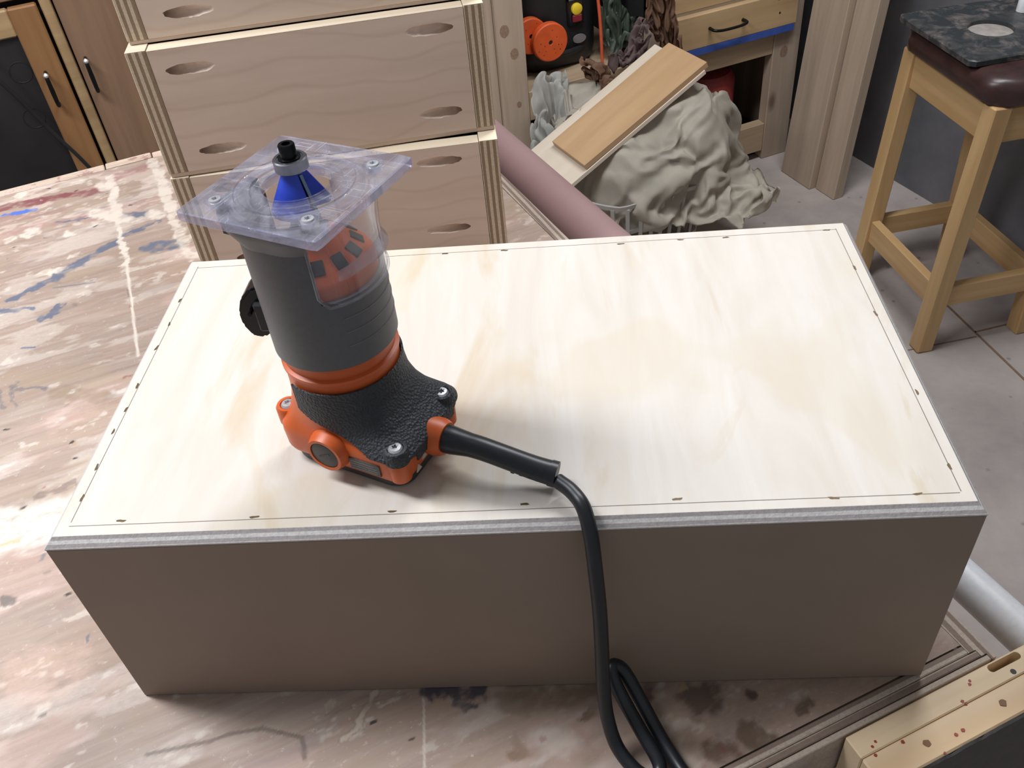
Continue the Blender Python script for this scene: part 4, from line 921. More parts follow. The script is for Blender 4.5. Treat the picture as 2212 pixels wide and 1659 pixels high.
# crumpled sheets: rows of x, y, z in millimetres from (1.0, 1.1, 0)
SHEET_A = [
[-15,337,123,0,326,132,15,311,140,18,294,150,39,294,149,47,279,157,55,262,171,75,263,178,91,255,173,105,248,185,113,265,186,124,257,186,145,252,184,160,239,185,175,227,184,195,223,186,215,212,182,232,208,189,246,211,196,260,199,199,272,204,188,286,198,190,299,200,181,308,212,181,318,216,182,330,198,183,331,178,190,342,162,200,359,148,207,375,143,218,388,134,221,408,126,200,429,109,187,436,106,205,437,116,217,448,113,216,459,111,217,467,125,224,478,110,243,493,103,263,506,126,272,515,133,288],
[-10,352,132,-1,336,142,10,321,150,18,302,159,33,296,164,53,288,167,65,270,181,78,254,193,93,264,190,94,256,193,104,255,197,117,264,195,137,256,199,160,243,200,176,222,199,194,209,198,215,202,201,233,195,203,251,206,210,265,212,206,279,218,197,296,213,193,302,202,199,313,205,195,316,218,194,325,210,193,339,192,195,351,175,202,363,160,210,378,150,208,392,144,216,412,136,218,431,128,204,445,122,195,451,122,200,454,125,211,463,117,207,474,115,219,491,111,234,505,98,252,517,114,265,526,132,273],
[-6,366,142,6,349,147,13,330,158,14,314,170,29,301,178,46,288,182,63,277,193,81,268,197,91,267,209,104,267,207,105,256,213,114,262,214,136,255,216,157,236,215,178,219,215,193,201,210,210,190,210,231,192,215,252,198,222,268,205,217,283,219,211,301,228,200,306,216,210,313,208,212,321,216,208,333,219,202,343,199,203,360,185,201,374,169,206,384,157,216,398,152,209,414,143,211,432,143,215,446,138,208,460,136,196,467,132,207,472,125,211,487,117,210,501,104,224,516,105,243,530,107,258,536,125,261],
[-4,373,157,13,360,155,18,343,166,23,326,173,37,310,169,50,300,184,63,289,200,85,282,200,97,276,216,106,269,224,114,260,230,119,249,228,137,242,234,153,224,230,169,208,225,186,199,223,205,192,226,224,202,228,241,212,223,258,214,228,280,214,224,300,226,217,312,231,215,319,220,223,329,216,223,344,215,218,346,193,215,360,182,215,379,179,208,393,168,210,408,159,216,417,154,205,433,151,203,450,151,209,464,146,206,481,141,209,489,132,221,501,124,224,517,109,222,531,108,236,539,116,250,549,119,267],
[-5,371,173,16,369,168,29,354,170,33,337,179,39,320,176,54,309,184,69,301,198,88,295,202,94,283,220,96,266,237,114,260,240,126,248,243,132,227,248,149,214,245,164,203,241,183,207,239,201,203,242,215,215,234,234,225,235,250,222,241,271,222,235,297,224,234,315,233,228,330,233,227,335,216,236,343,203,227,359,193,223,362,175,229,381,176,222,401,176,213,409,167,223,425,158,220,441,165,213,463,161,211,473,149,226,489,143,230,505,144,232,514,131,233,527,125,228,545,122,230,556,130,249,565,125,268],
[-5,368,188,15,374,184,34,365,181,43,345,185,41,326,190,46,308,196,69,312,200,84,304,213,87,288,228,104,275,242,115,256,256,131,247,261,139,229,264,146,213,263,162,205,260,180,215,256,200,220,252,216,213,252,233,222,253,252,231,254,273,222,251,295,217,246,315,227,244,336,237,241,351,218,238,346,193,240,365,191,238,371,181,242,385,175,236,402,185,228,416,176,228,428,161,235,449,169,231,474,170,227,492,158,237,495,141,251,511,134,249,526,141,244,537,141,233,553,136,225,567,132,239,577,125,256],
[-5,364,204,14,373,200,34,371,198,40,351,202,43,332,208,45,312,215,66,315,218,72,303,223,79,281,239,94,264,259,113,250,274,128,247,280,136,235,280,150,223,279,167,212,278,186,210,276,206,219,273,224,210,267,240,212,268,259,220,271,280,222,267,298,219,263,318,222,258,339,235,257,356,215,253,351,191,256,364,187,251,378,190,252,392,183,249,402,194,239,416,185,239,431,169,248,447,177,239,468,170,240,489,165,253,503,151,263,521,138,265,531,140,254,543,149,239,556,149,222,572,143,225,581,133,233],
[-6,364,219,14,369,218,35,374,219,37,354,224,48,336,228,45,321,235,64,317,238,62,300,241,81,283,258,102,266,281,109,249,295,121,242,298,138,244,297,156,236,294,174,224,293,192,209,295,212,206,292,230,205,289,251,198,287,271,205,288,289,208,282,302,219,281,320,220,274,338,232,273,359,218,269,361,197,269,363,185,269,380,191,267,400,192,258,413,199,249,429,192,246,442,179,256,449,191,242,470,183,238,489,176,251,508,162,257,527,150,264,540,138,264,552,141,246,563,153,228,572,151,211,586,145,215],
[-8,368,233,13,365,235,35,374,239,44,358,243,50,343,249,51,328,254,55,317,260,64,306,268,83,289,289,99,271,310,107,257,318,118,245,319,137,242,316,158,238,313,181,233,310,203,223,311,220,211,314,238,205,312,260,200,310,279,198,307,295,199,301,308,206,293,321,216,291,337,227,290,359,222,286,368,206,283,368,191,285,386,184,279,407,186,271,427,193,265,443,201,260,457,193,259,462,196,249,479,195,241,496,181,239,515,168,247,533,158,259,546,150,266,558,147,252,573,151,236,582,156,216,594,151,204],
[-11,362,248,12,361,253,34,371,260,49,363,264,47,345,272,60,336,275,56,323,284,69,313,299,79,291,321,94,278,333,108,269,334,120,255,336,138,245,335,159,238,332,184,236,329,211,234,326,233,229,326,251,219,330,269,213,330,286,208,327,301,203,322,314,200,314,325,208,308,338,220,306,355,224,303,369,216,300,374,199,300,393,187,294,417,195,285,442,194,279,457,201,269,462,209,257,474,200,258,487,190,255,505,184,248,523,175,244,533,167,255,548,165,259,556,159,246,574,160,237,593,159,225,608,164,206],
[-13,358,264,11,361,269,34,369,275,51,367,283,53,353,293,55,340,300,67,331,309,72,317,327,84,303,341,97,294,345,109,282,347,125,269,348,141,255,348,158,241,348,183,235,345,211,233,342,237,236,339,258,233,342,278,230,338,293,224,335,306,220,329,320,214,326,331,207,325,343,208,319,355,215,317,370,220,315,381,203,314,401,192,308,427,192,297,449,202,286,467,208,276,472,215,262,483,213,253,495,203,255,510,193,256,527,185,254,534,173,243,545,169,245,558,172,240,569,168,226,592,173,223,614,166,223],
[-13,359,280,3,373,274,24,376,281,41,369,296,58,363,305,60,352,316,63,339,329,76,327,343,83,315,353,97,305,357,111,292,361,128,278,363,143,262,364,158,250,360,180,244,352,207,241,352,235,237,350,257,234,353,279,238,350,296,234,347,308,225,344,322,220,339,336,219,336,349,215,330,362,207,330,378,206,327,395,206,325,408,201,316,427,205,301,447,207,292,462,219,282,474,227,269,480,225,254,491,215,243,507,206,239,524,200,244,534,193,240,546,184,241,556,184,234,572,185,220,598,188,222,623,185,218],
[-11,362,296,3,371,285,21,388,285,38,383,299,57,377,309,61,367,322,68,353,333,73,340,350,82,324,364,98,313,369,113,299,376,130,286,380,146,273,379,163,262,369,180,251,364,205,254,358,231,245,360,255,236,364,275,228,361,291,225,364,307,221,365,323,217,359,337,215,349,353,223,344,373,217,336,390,208,342,405,203,337,420,206,325,433,205,311,443,217,295,450,220,276,462,232,263,476,240,251,483,234,238,501,225,233,519,214,234,537,208,235,554,199,242,567,199,239,580,205,217,604,206,209,626,208,215],
[-9,372,293,7,372,297,18,387,298,37,396,302,57,392,312,61,385,325,65,374,337,73,355,349,90,336,364,100,320,384,118,305,386,138,296,389,154,288,388,169,272,379,185,259,373,207,252,372,234,249,368,260,248,366,280,241,366,297,235,373,311,238,374,320,236,362,338,233,356,351,217,358,379,218,351,404,218,344,418,206,349,431,204,337,443,206,322,450,221,306,455,230,289,459,240,272,464,247,256,476,250,245,494,241,241,514,232,239,536,223,241,558,215,249,578,214,242,588,221,220,609,228,209,633,229,207],
[-6,384,298,6,383,301,22,379,303,36,394,311,55,405,315,68,401,326,62,393,340,72,373,355,90,346,373,114,322,381,121,308,401,136,295,406,154,287,399,174,280,389,192,272,379,213,262,376,239,255,376,260,248,378,280,244,376,296,248,371,309,252,366,324,248,367,338,237,371,348,217,372,381,217,366,410,224,359,428,220,353,442,209,349,454,211,332,462,221,313,466,236,300,473,241,283,475,244,266,479,260,256,490,252,253,511,245,249,535,234,251,563,230,249,582,231,244,585,239,221,610,246,212,637,249,215],
[1,401,299,11,394,308,22,386,316,38,386,320,50,404,326,69,413,330,72,403,342,68,385,365,90,351,386,118,329,394,132,317,400,142,306,411,160,295,410,179,284,403,196,277,391,219,272,379,244,265,369,265,258,373,280,246,384,296,249,382,310,260,375,322,249,380,336,239,382,350,222,387,383,224,381,413,226,376,434,227,369,452,223,361,465,226,344,476,227,329,483,231,310,488,238,293,492,247,277,491,259,269,505,265,258,523,250,260,547,237,266,565,241,257,583,247,245,584,255,222,608,259,218,635,260,228],
[9,399,314,18,407,306,29,400,315,34,393,327,50,397,335,63,415,342,81,404,351,77,393,378,102,360,395,124,333,408,139,326,403,153,317,404,167,309,417,180,298,409,198,292,398,221,280,392,246,274,381,268,269,371,285,259,380,298,249,391,315,258,389,323,245,392,336,242,395,359,231,403,391,233,398,418,237,392,441,237,385,461,241,373,476,240,361,480,245,344,487,250,328,493,258,311,503,267,299,518,266,285,532,256,274,550,258,265,565,250,271,576,249,263,576,261,244,587,272,222,611,272,219,630,272,236],
[6,402,337,14,408,326,24,418,318,32,412,330,45,404,344,62,410,355,84,412,362,97,392,378,111,365,406,132,346,414,139,341,404,156,332,412,174,324,416,187,316,413,201,303,412,223,296,400,246,289,392,268,283,383,281,271,388,297,260,397,314,254,404,329,254,402,341,244,410,376,246,410,408,244,415,429,246,410,451,252,401,471,256,390,487,259,379,502,259,366,514,257,352,523,256,334,534,255,318,548,255,304,563,257,291,572,265,279,576,268,267,586,265,260,586,273,247,598,280,230,615,286,218,627,285,223],
[5,414,354,0,416,337,10,425,326,27,420,337,47,420,348,61,413,368,83,407,377,107,399,391,117,374,413,133,363,414,146,358,409,158,349,422,177,344,419,196,335,418,212,322,420,229,313,410,248,306,402,269,299,395,289,287,393,302,272,406,314,260,420,328,265,415,354,258,421,394,251,433,421,255,432,436,257,425,455,267,416,472,270,408,493,279,396,510,292,378,521,295,358,532,293,338,543,290,320,552,284,307,562,277,295,576,278,287,587,279,275,591,281,261,597,286,251,598,287,234,616,295,230,628,297,224],
[-1,431,363,-5,430,348,15,436,344,32,426,357,53,431,363,73,426,367,86,419,385,101,407,401,120,390,417,136,374,424,152,369,416,162,363,426,182,358,432,205,353,433,224,341,433,238,325,429,255,318,419,275,311,411,295,300,407,314,286,410,323,275,425,337,271,432,371,271,430,408,264,448,426,262,447,434,275,432,453,276,433,469,279,426,495,282,413,520,290,391,534,304,369,545,313,346,555,314,327,561,304,314,559,296,297,566,292,284,583,294,279,601,290,270,610,292,254,598,300,238,605,303,220,618,309,222],
[-1,460,360,5,452,348,28,445,358,44,441,373,62,433,382,83,437,374,98,428,377,106,423,393,119,409,407,137,390,416,152,382,423,170,371,422,191,367,431,211,362,448,230,350,453,246,335,450,263,327,439,281,319,430,298,305,427,318,295,427,335,290,429,348,282,437,378,276,448,416,273,456,434,274,457,435,289,441,454,285,449,466,287,440,493,289,428,524,296,408,542,311,385,561,313,361,574,317,341,575,318,324,575,309,307,570,306,289,576,308,273,598,308,266,613,310,255,603,309,240,605,314,223,611,321,211],
[10,487,350,18,474,343,34,465,361,51,458,377,69,449,388,87,436,387,104,440,376,115,434,382,124,427,397,142,404,405,158,388,419,175,379,432,198,375,427,220,371,440,240,364,451,256,351,456,269,335,459,283,320,453,301,308,450,321,298,449,340,291,448,357,295,443,387,289,449,417,285,465,437,287,466,434,300,450,453,298,447,467,294,454,493,300,436,529,307,417,556,309,396,577,315,373,591,317,353,593,320,335,591,322,313,580,324,296,580,319,286,596,324,272,607,328,254,594,323,242,604,326,230,618,324,221],
[23,505,342,33,486,339,45,468,347,58,457,362,74,454,374,91,449,387,108,445,386,122,447,375,134,439,390,146,422,412,167,399,418,182,388,428,200,382,435,223,378,431,245,371,438,264,362,444,280,351,449,297,340,452,314,328,454,332,319,455,349,311,456,367,306,456,394,304,454,419,301,461,434,300,470,441,306,458,457,305,441,471,303,446,499,308,449,534,317,422,564,322,402,585,326,380,599,332,363,594,334,344,586,336,323,578,336,303,573,334,285,579,335,267,594,344,255,593,341,240,596,337,223,612,336,215],
[36,518,338,45,499,340,55,480,345,63,465,358,79,451,363,97,451,378,112,454,391,129,457,382,144,449,385,158,440,407,176,417,417,192,397,421,204,394,434,223,391,435,244,384,441,265,376,445,285,367,448,304,357,447,322,347,446,339,337,449,354,329,452,371,323,456,395,319,459,419,316,456,432,314,465,446,313,467,463,310,447,477,307,434,500,320,449,538,328,436,557,335,402,576,338,378,593,346,366,581,338,354,571,338,333,562,339,312,560,345,291,570,352,273,585,360,258,596,359,241,604,350,229,616,348,215],
[49,529,336,58,510,343,64,493,353,73,479,363,86,463,363,103,460,367,118,464,382,137,464,390,154,458,384,169,449,400,185,432,410,198,414,418,209,405,425,223,405,435,243,400,438,263,388,434,283,382,438,303,373,443,322,364,448,339,355,451,353,346,455,369,338,459,392,334,463,418,330,461,435,328,459,448,328,466,462,322,454,474,320,436,494,314,434,526,334,436,554,348,419,572,351,389,581,357,369,571,348,357,558,343,341,557,350,321,563,354,302,578,355,285,596,354,269,610,353,253,619,350,240,621,336,230],
[50,534,344,69,522,354,77,505,366,82,487,376,89,470,381,105,473,372,126,470,372,141,476,383,160,470,382,175,459,390,192,446,399,205,430,414,211,418,426,226,416,425,246,410,426,262,401,435,277,391,442,299,387,443,320,381,445,338,372,450,354,363,457,370,355,460,392,349,466,419,344,467,438,342,457,453,338,453,466,334,458,481,326,442,489,324,425,508,331,431,532,351,424,559,364,401,566,359,374,568,360,356,553,355,346,568,354,332,578,353,312,589,355,293,607,350,277,623,345,263,632,339,251,630,337,235],
[55,543,353,62,525,370,69,509,382,77,493,393,91,480,398,107,483,387,124,482,379,142,488,375,161,484,378,176,474,385,192,462,402,199,442,420,213,432,433,231,427,435,253,422,434,270,412,435,279,405,446,294,398,454,316,394,455,339,389,455,361,381,456,377,373,464,398,366,467,422,361,467,442,356,462,455,356,453,470,353,448,484,346,442,495,339,429,505,340,422,517,354,433,539,363,407,554,371,377,560,368,359,556,370,347,564,366,331,582,364,317,598,364,301,617,360,285,633,356,269,639,352,253,634,352,237],
[70,542,354,64,534,377,70,520,392,81,507,402,95,495,402,116,492,397,125,487,393,137,486,394,151,486,395,164,476,401,179,461,419,201,452,435,218,444,449,241,439,452,263,431,453,279,422,448,291,416,440,300,410,452,314,408,464,340,403,466,366,397,469,386,390,470,405,384,470,425,380,468,439,374,458,456,372,462,474,372,451,495,368,446,497,364,430,502,359,418,516,364,422,531,375,415,540,379,380,552,379,359,566,381,349,569,374,329,573,371,309,590,370,294,610,370,281,622,363,264,633,361,248,643,365,238],
[69,550,360,78,537,371,83,532,388,90,521,403,100,504,411,120,506,405,132,499,408,134,486,418,148,485,417,159,478,426,181,467,439,204,464,455,228,462,459,254,457,462,276,448,461,291,435,457,303,426,446,310,419,444,317,420,460,338,419,472,368,414,479,390,411,479,406,406,474,415,398,464,430,393,453,449,393,459,475,392,450,498,391,440,508,387,427,509,382,414,520,381,412,535,387,413,544,388,385,550,391,359,558,388,343,573,385,332,574,382,313,587,380,294,604,377,275,622,373,260,625,367,241,635,366,227],
[60,556,372,78,548,376,92,538,378,102,526,391,110,514,411,125,503,421,142,509,421,150,503,428,156,496,439,171,491,441,193,485,447,216,479,448,237,473,448,256,461,449,277,451,449,295,440,446,310,432,453,319,429,441,328,424,448,340,430,468,364,431,481,384,426,476,399,425,469,409,418,458,422,413,450,445,411,451,472,412,445,499,410,438,511,407,424,514,404,411,526,402,404,544,402,403,557,400,385,564,398,365,564,401,347,566,396,329,579,393,315,597,387,301,613,388,279,630,385,262,629,380,244,632,376,224],
[66,564,381,71,549,390,90,548,388,108,539,394,121,524,412,127,509,435,149,510,440,165,517,437,171,510,449,185,502,451,198,495,439,214,483,438,231,470,434,251,458,434,272,449,433,293,446,436,310,446,449,323,442,439,335,437,452,351,440,463,366,448,479,375,437,467,387,432,458,400,430,448,420,430,442,441,421,436,467,424,435,494,425,431,517,424,427,530,418,418,542,416,405,548,420,388,559,418,370,573,412,360,582,405,347,576,409,327,580,406,308,592,399,289,609,396,269,628,399,258,619,386,243,624,385,222],
[82,570,377,79,556,395,88,549,404,106,545,407,113,526,422,132,523,434,146,522,447,158,521,444,173,525,448,186,514,442,197,504,431,214,493,426,234,483,426,254,473,428,273,464,429,290,458,440,311,455,450,331,450,454,351,449,450,363,447,459,372,452,467,384,450,473,394,443,466,405,443,452,420,439,435,440,431,421,464,431,421,489,431,418,511,432,420,530,429,416,550,429,407,566,428,392,572,431,373,577,429,357,588,422,345,593,416,326,593,418,304,598,416,285,611,409,270,623,410,253,621,398,238,613,388,220],
[81,582,382,88,569,400,88,554,418,104,545,422,111,530,434,128,528,443,143,533,443,148,528,430,167,534,435,183,523,432,204,514,434,221,506,431,241,499,429,259,488,426,277,478,432,290,468,448,312,464,458,341,465,461,365,461,459,377,455,449,387,453,455,389,462,464,399,454,462,413,453,453,430,447,440,446,442,422,462,438,407,481,428,409,500,424,409,515,432,411,540,441,407,564,443,395,579,442,380,585,441,363,591,438,344,593,431,323,602,429,306,607,427,285,604,420,268,608,414,251,617,409,234,621,402,216],
[82,595,391,81,578,407,95,566,420,104,553,432,112,543,442,126,538,448,140,547,435,140,540,422,160,535,423,192,529,419,214,517,432,227,509,450,247,502,449,263,499,439,275,490,441,294,481,449,319,477,449,348,475,449,372,474,456,383,470,450,391,464,443,398,468,450,406,468,452,410,455,438,434,453,432,458,446,429,469,443,411,480,431,397,496,427,396,511,431,399,526,446,406,548,453,394,561,445,379,570,449,365,577,450,346,580,442,326,589,439,305,601,442,287,606,437,268,605,429,250,613,425,231,624,422,212],
[84,606,399,81,586,417,87,571,432,101,562,439,113,558,449,126,554,441,132,557,422,142,555,412,164,544,416,202,534,411,218,531,443,234,521,462,254,514,464,269,503,457,283,497,443,298,491,436,321,486,436,347,487,445,372,489,451,384,484,446,385,476,435,395,482,439,407,478,439,420,466,432,439,458,421,460,453,419,477,449,415,488,437,400,494,432,384,510,432,386,528,437,392,534,457,394,549,458,384,554,455,365,561,455,346,568,452,325,574,446,306,584,444,287,593,441,268,603,438,249,613,439,230,623,444,211],
[77,615,410,84,597,426,87,582,442,101,576,441,115,574,445,121,567,431,138,567,424,154,565,420,176,550,430,213,546,419,226,535,442,238,534,459,258,527,462,276,515,462,289,501,455,302,499,439,322,498,428,345,499,438,369,499,442,385,498,439,384,488,426,395,487,424,410,490,430,422,474,421,447,469,419,462,460,408,477,456,408,493,450,404,499,444,383,513,438,373,519,443,383,531,454,387,541,472,380,551,468,363,549,463,340,552,457,321,559,452,302,566,451,282,577,451,263,588,453,243,596,455,224,608,461,210],
[71,619,419,75,609,433,90,601,445,101,590,442,114,586,433,131,583,426,149,578,430,167,572,433,194,559,433,218,553,434,236,545,440,241,534,444,257,524,448,276,520,452,295,512,452,310,500,449,324,503,438,345,507,433,364,495,429,382,499,427,392,502,425,395,494,414,409,491,414,427,484,412,441,467,405,459,463,402,473,461,397,493,458,392,505,449,397,510,451,379,517,455,370,529,456,378,534,470,366,555,481,354,560,473,335,561,470,315,562,473,297,562,470,277,565,474,259,577,478,242,590,478,233,603,482,225],
[59,606,418,64,608,434,80,605,447,94,604,433,116,601,432,137,595,440,163,587,445,190,569,447,212,564,449,225,549,452,234,556,441,248,545,442,261,529,440,272,512,443,292,510,440,312,509,445,330,498,452,350,508,445,366,507,428,374,500,414,383,506,417,393,510,412,403,495,401,427,492,401,445,475,396,452,457,389,468,449,389,484,459,390,508,456,389,511,464,384,517,462,380,526,453,373,536,462,359,547,485,341,572,482,333,580,476,316,579,483,294,577,489,273,565,500,260,574,506,248,590,504,246,604,498,250]]
SHEET_B = [
[315,197,369,299,207,336,306,200,308,314,205,299,312,228,331,319,245,334,317,257,332,303,254,330,303,273,324,306,293,313,310,280,303,315,290,288,311,311,280,300,326,278,279,337,272,269,342,281,280,352,288,299,352,292,293,358,293,292,372,279,291,395,279,301,410,276,312,438,276,324,470,279,320,472,289,302,472,307,295,478,322,304,497,321],
[299,203,340,284,201,326,295,201,298,309,213,295,314,226,311,302,241,322,306,252,318,308,258,323,299,270,325,294,289,316,307,288,305,322,295,297,334,314,273,332,330,273,326,338,275,310,345,275,302,349,283,297,358,277,307,364,286,293,376,289,286,387,275,301,408,274,323,445,292,335,472,292,329,483,297,310,473,314,301,480,333,296,491,324],
[289,227,343,291,215,324,288,210,295,299,213,288,314,224,289,318,241,298,311,253,298,305,261,304,288,265,321,296,278,318,304,286,299,313,301,300,339,318,279,355,326,279,348,337,285,340,347,277,328,359,273,315,366,273,311,377,272,309,386,284,311,395,274,328,420,272,336,456,285,349,474,295,339,484,302,318,487,310,308,488,323,302,499,331],
[270,225,344,282,232,330,296,222,309,298,219,283,302,226,274,312,233,276,315,248,275,304,260,289,291,269,315,302,272,314,301,280,289,303,296,285,322,318,288,342,313,292,334,324,293,335,344,285,342,365,282,333,375,283,326,386,283,325,402,284,331,415,286,346,441,279,354,460,286,354,467,303,343,476,309,326,481,315,319,489,321,317,500,336],
[260,224,336,276,224,326,288,225,303,293,226,278,297,231,265,301,242,274,308,248,276,294,262,284,291,268,304,294,274,308,299,277,284,291,291,271,306,319,288,339,319,295,344,318,302,329,336,295,327,357,288,328,371,290,329,383,288,330,396,294,333,411,295,345,440,290,357,449,295,345,453,303,329,451,309,320,464,307,325,478,323,334,496,336],
[260,237,336,267,218,317,276,213,293,283,221,275,287,234,276,291,245,287,291,252,290,293,259,298,285,267,291,292,277,300,287,285,289,287,298,279,301,318,292,342,330,294,357,329,304,334,338,308,311,341,294,312,356,295,320,373,300,317,384,297,314,398,296,323,419,301,324,433,303,322,432,306,312,433,302,313,451,311,329,469,321,346,480,327],
[253,228,325,267,228,316,272,224,296,272,216,279,275,236,285,268,257,305,271,268,314,278,265,311,279,269,301,290,278,306,291,291,300,290,298,291,284,311,291,314,330,296,348,337,305,339,347,306,311,347,302,298,351,303,307,368,299,312,381,303,300,388,291,300,400,292,296,409,289,294,417,287,297,428,297,310,443,320,333,455,317,354,465,318],
[260,212,322,260,221,311,264,229,294,258,216,280,263,235,289,271,257,331,280,277,333,277,283,318,274,281,312,286,280,304,282,290,305,275,301,291,263,306,270,278,324,281,317,328,311,332,343,313,322,357,300,304,360,313,295,366,307,308,381,304,299,394,295,286,398,285,281,409,283,286,418,291,300,426,313,326,437,322,346,446,319,353,458,334],
[263,201,320,254,205,303,242,220,292,242,218,278,253,233,289,255,257,324,265,276,330,263,286,317,272,283,300,276,281,283,273,291,282,268,296,279,252,308,276,258,316,278,289,324,300,320,341,315,319,354,317,317,367,313,291,367,314,302,381,311,296,390,303,282,396,291,279,406,294,292,413,307,324,423,316,346,433,325,349,446,327,351,449,336],
[248,197,321,246,213,310,243,227,295,235,229,285,248,237,281,256,251,299,254,270,303,261,280,298,272,273,285,267,271,273,269,282,276,260,293,287,250,309,286,254,321,280,271,320,293,299,328,316,314,349,312,311,361,321,295,376,327,299,380,315,292,388,309,278,387,302,281,393,298,302,407,310,342,422,328,351,435,337,335,451,328,341,465,328],
[239,201,313,242,219,319,238,231,307,236,238,294,239,241,280,253,248,284,264,258,286,262,263,277,259,274,280,255,286,278,261,293,300,267,304,302,256,318,293,259,332,285,272,331,290,286,326,315,301,339,325,293,352,325,283,371,329,296,382,327,292,392,320,282,396,313,288,399,310,317,401,318,349,422,342,345,442,345,328,459,330,341,453,345],
[232,204,307,231,224,317,237,241,316,241,247,302,232,250,282,241,254,276,247,262,278,246,271,273,252,276,283,251,290,295,248,307,314,259,321,319,263,321,300,266,339,300,279,342,308,284,335,325,287,335,338,290,351,338,286,371,343,304,385,334,303,391,328,300,399,326,298,403,324,316,409,326,336,424,339,327,440,336,321,453,338,351,443,363],
[223,207,307,226,224,304,225,245,313,234,251,311,232,254,295,233,263,284,242,261,292,247,272,300,237,283,303,234,291,298,242,308,297,258,324,305,266,328,318,268,338,316,274,347,326,273,340,342,279,340,357,289,349,355,297,368,351,300,382,345,292,392,343,293,401,334,290,408,326,297,417,326,315,427,331,319,442,339,327,459,345,358,449,358],
[218,220,318,215,230,303,223,244,296,223,253,303,230,260,301,232,267,305,239,277,322,234,290,320,232,302,318,224,300,305,238,314,299,250,327,307,257,339,312,259,344,300,264,348,318,269,349,346,285,357,366,291,356,370,289,375,359,284,385,349,272,381,340,274,387,329,273,400,327,277,414,330,302,425,337,327,436,348,334,458,352,354,464,345],
[200,218,305,203,236,300,220,244,286,214,257,289,214,264,298,218,269,323,220,288,331,226,306,331,224,308,319,229,312,312,233,323,299,244,329,299,247,340,310,250,348,293,254,346,313,261,346,350,274,363,366,285,368,379,286,382,369,276,389,359,262,385,347,263,390,336,277,394,335,285,410,342,297,431,344,317,442,348,336,452,361,353,468,353],
[195,220,288,200,233,282,211,249,275,219,265,284,220,275,306,204,284,332,217,304,337,214,305,322,216,315,319,229,317,318,230,326,311,231,337,298,240,342,307,247,356,302,261,358,313,256,352,354,264,361,371,276,378,379,289,390,382,282,398,373,271,404,359,278,404,351,298,409,353,315,429,357,314,444,360,309,456,353,327,465,354,343,469,359],
[171,238,271,186,248,270,200,263,272,219,273,283,220,288,310,200,294,329,202,301,342,214,311,340,216,318,324,216,326,314,227,331,318,233,340,311,233,352,295,249,363,295,264,370,319,256,364,365,260,361,385,263,385,385,273,397,388,289,407,383,286,420,371,295,423,361,311,431,362,319,447,378,325,458,374,314,472,357,319,475,341,333,479,339],
[172,248,276,184,251,283,200,259,291,210,279,296,213,292,306,204,302,314,202,306,321,207,313,333,218,323,338,220,323,343,225,334,334,227,346,313,229,365,303,243,368,309,254,374,339,246,369,383,253,370,389,249,392,381,254,395,366,272,409,376,292,423,380,301,441,373,303,452,373,305,462,371,319,473,373,331,477,360,331,487,348,322,489,341],
[172,257,272,180,263,280,198,268,289,202,281,297,196,288,307,191,298,318,194,307,322,196,310,336,206,319,343,221,312,352,229,328,347,229,350,329,232,369,323,241,377,335,246,359,359,240,360,391,241,375,383,238,397,375,247,400,369,266,415,367,285,438,382,306,462,389,301,474,382,297,475,370,318,482,363,329,488,371,334,495,365,338,493,353],
[167,265,275,177,272,278,190,283,290,200,290,285,198,299,300,183,307,315,186,317,325,198,313,325,196,321,337,205,327,348,221,338,352,235,348,345,238,358,348,229,367,354,233,374,372,232,368,398,239,381,393,229,399,370,243,402,364,262,418,376,277,446,392,295,482,391,303,491,383,307,480,370,314,490,351,319,501,363,325,500,354,340,506,354],
[164,261,285,176,274,291,180,293,289,195,300,286,205,306,294,192,314,306,186,323,313,197,323,314,201,328,319,207,336,325,221,353,333,227,358,346,226,352,361,225,354,372,227,369,381,229,380,396,244,385,404,232,406,381,238,407,355,256,415,366,259,441,389,281,481,388,294,487,378,306,487,366,306,494,353,313,498,361,319,509,358,333,511,365],
[165,274,285,171,280,312,187,290,305,189,309,289,197,307,277,204,316,279,197,325,285,200,329,294,201,335,307,203,345,318,217,363,323,217,372,337,212,361,360,215,366,374,215,371,389,222,381,405,236,396,406,246,403,394,243,413,375,249,414,356,250,426,373,270,469,378,288,492,374,298,484,364,300,491,360,311,496,373,327,505,371,330,508,378],
[163,283,292,163,295,303,178,306,304,187,312,290,186,307,276,186,314,270,192,328,274,193,339,299,192,352,317,190,344,335,207,353,337,204,363,334,197,366,353,206,379,374,208,384,389,209,396,396,224,412,397,246,414,398,264,408,389,248,416,373,245,425,363,272,452,374,282,481,368,287,483,356,292,492,351,301,502,368,315,514,371,328,521,387],
[165,283,278,164,304,278,171,305,290,183,319,291,181,318,284,180,326,278,184,340,282,174,346,317,184,363,332,195,351,330,197,352,347,206,356,340,194,361,344,190,377,366,199,393,373,201,411,379,212,426,385,237,427,392,264,421,393,248,416,381,240,429,373,265,450,368,292,473,366,291,477,358,284,494,352,289,511,363,305,522,374,332,525,374]]
def sheet(data): return np.array(data, float).reshape(len(data), -1, 3)/1000.0+np.array((1.0, 1.1, 0.0))
def finer(P, k=3):
    for ax in (0, 1):
        P = np.swapaxes(P, 0, ax); Q = np.concatenate([2*P[:1]-P[1:2], P, 2*P[-1:]-P[-2:-1]]); out = []
        for m in range(1, len(Q)-2):
            a, b, c, d = Q[m-1], Q[m], Q[m+1], Q[m+2]
            for t in np.arange(k)/k: out.append(0.5*(2*b+(c-a)*t+(2*a-5*b+4*c-d)*t*t+(3*b-a-3*c+d)*t**3))
        out.append(Q[-2]); P = np.swapaxes(np.array(out), 0, ax)
    return P
SA = finer(sheet(SHEET_A)); SB = finer(sheet(SHEET_B))
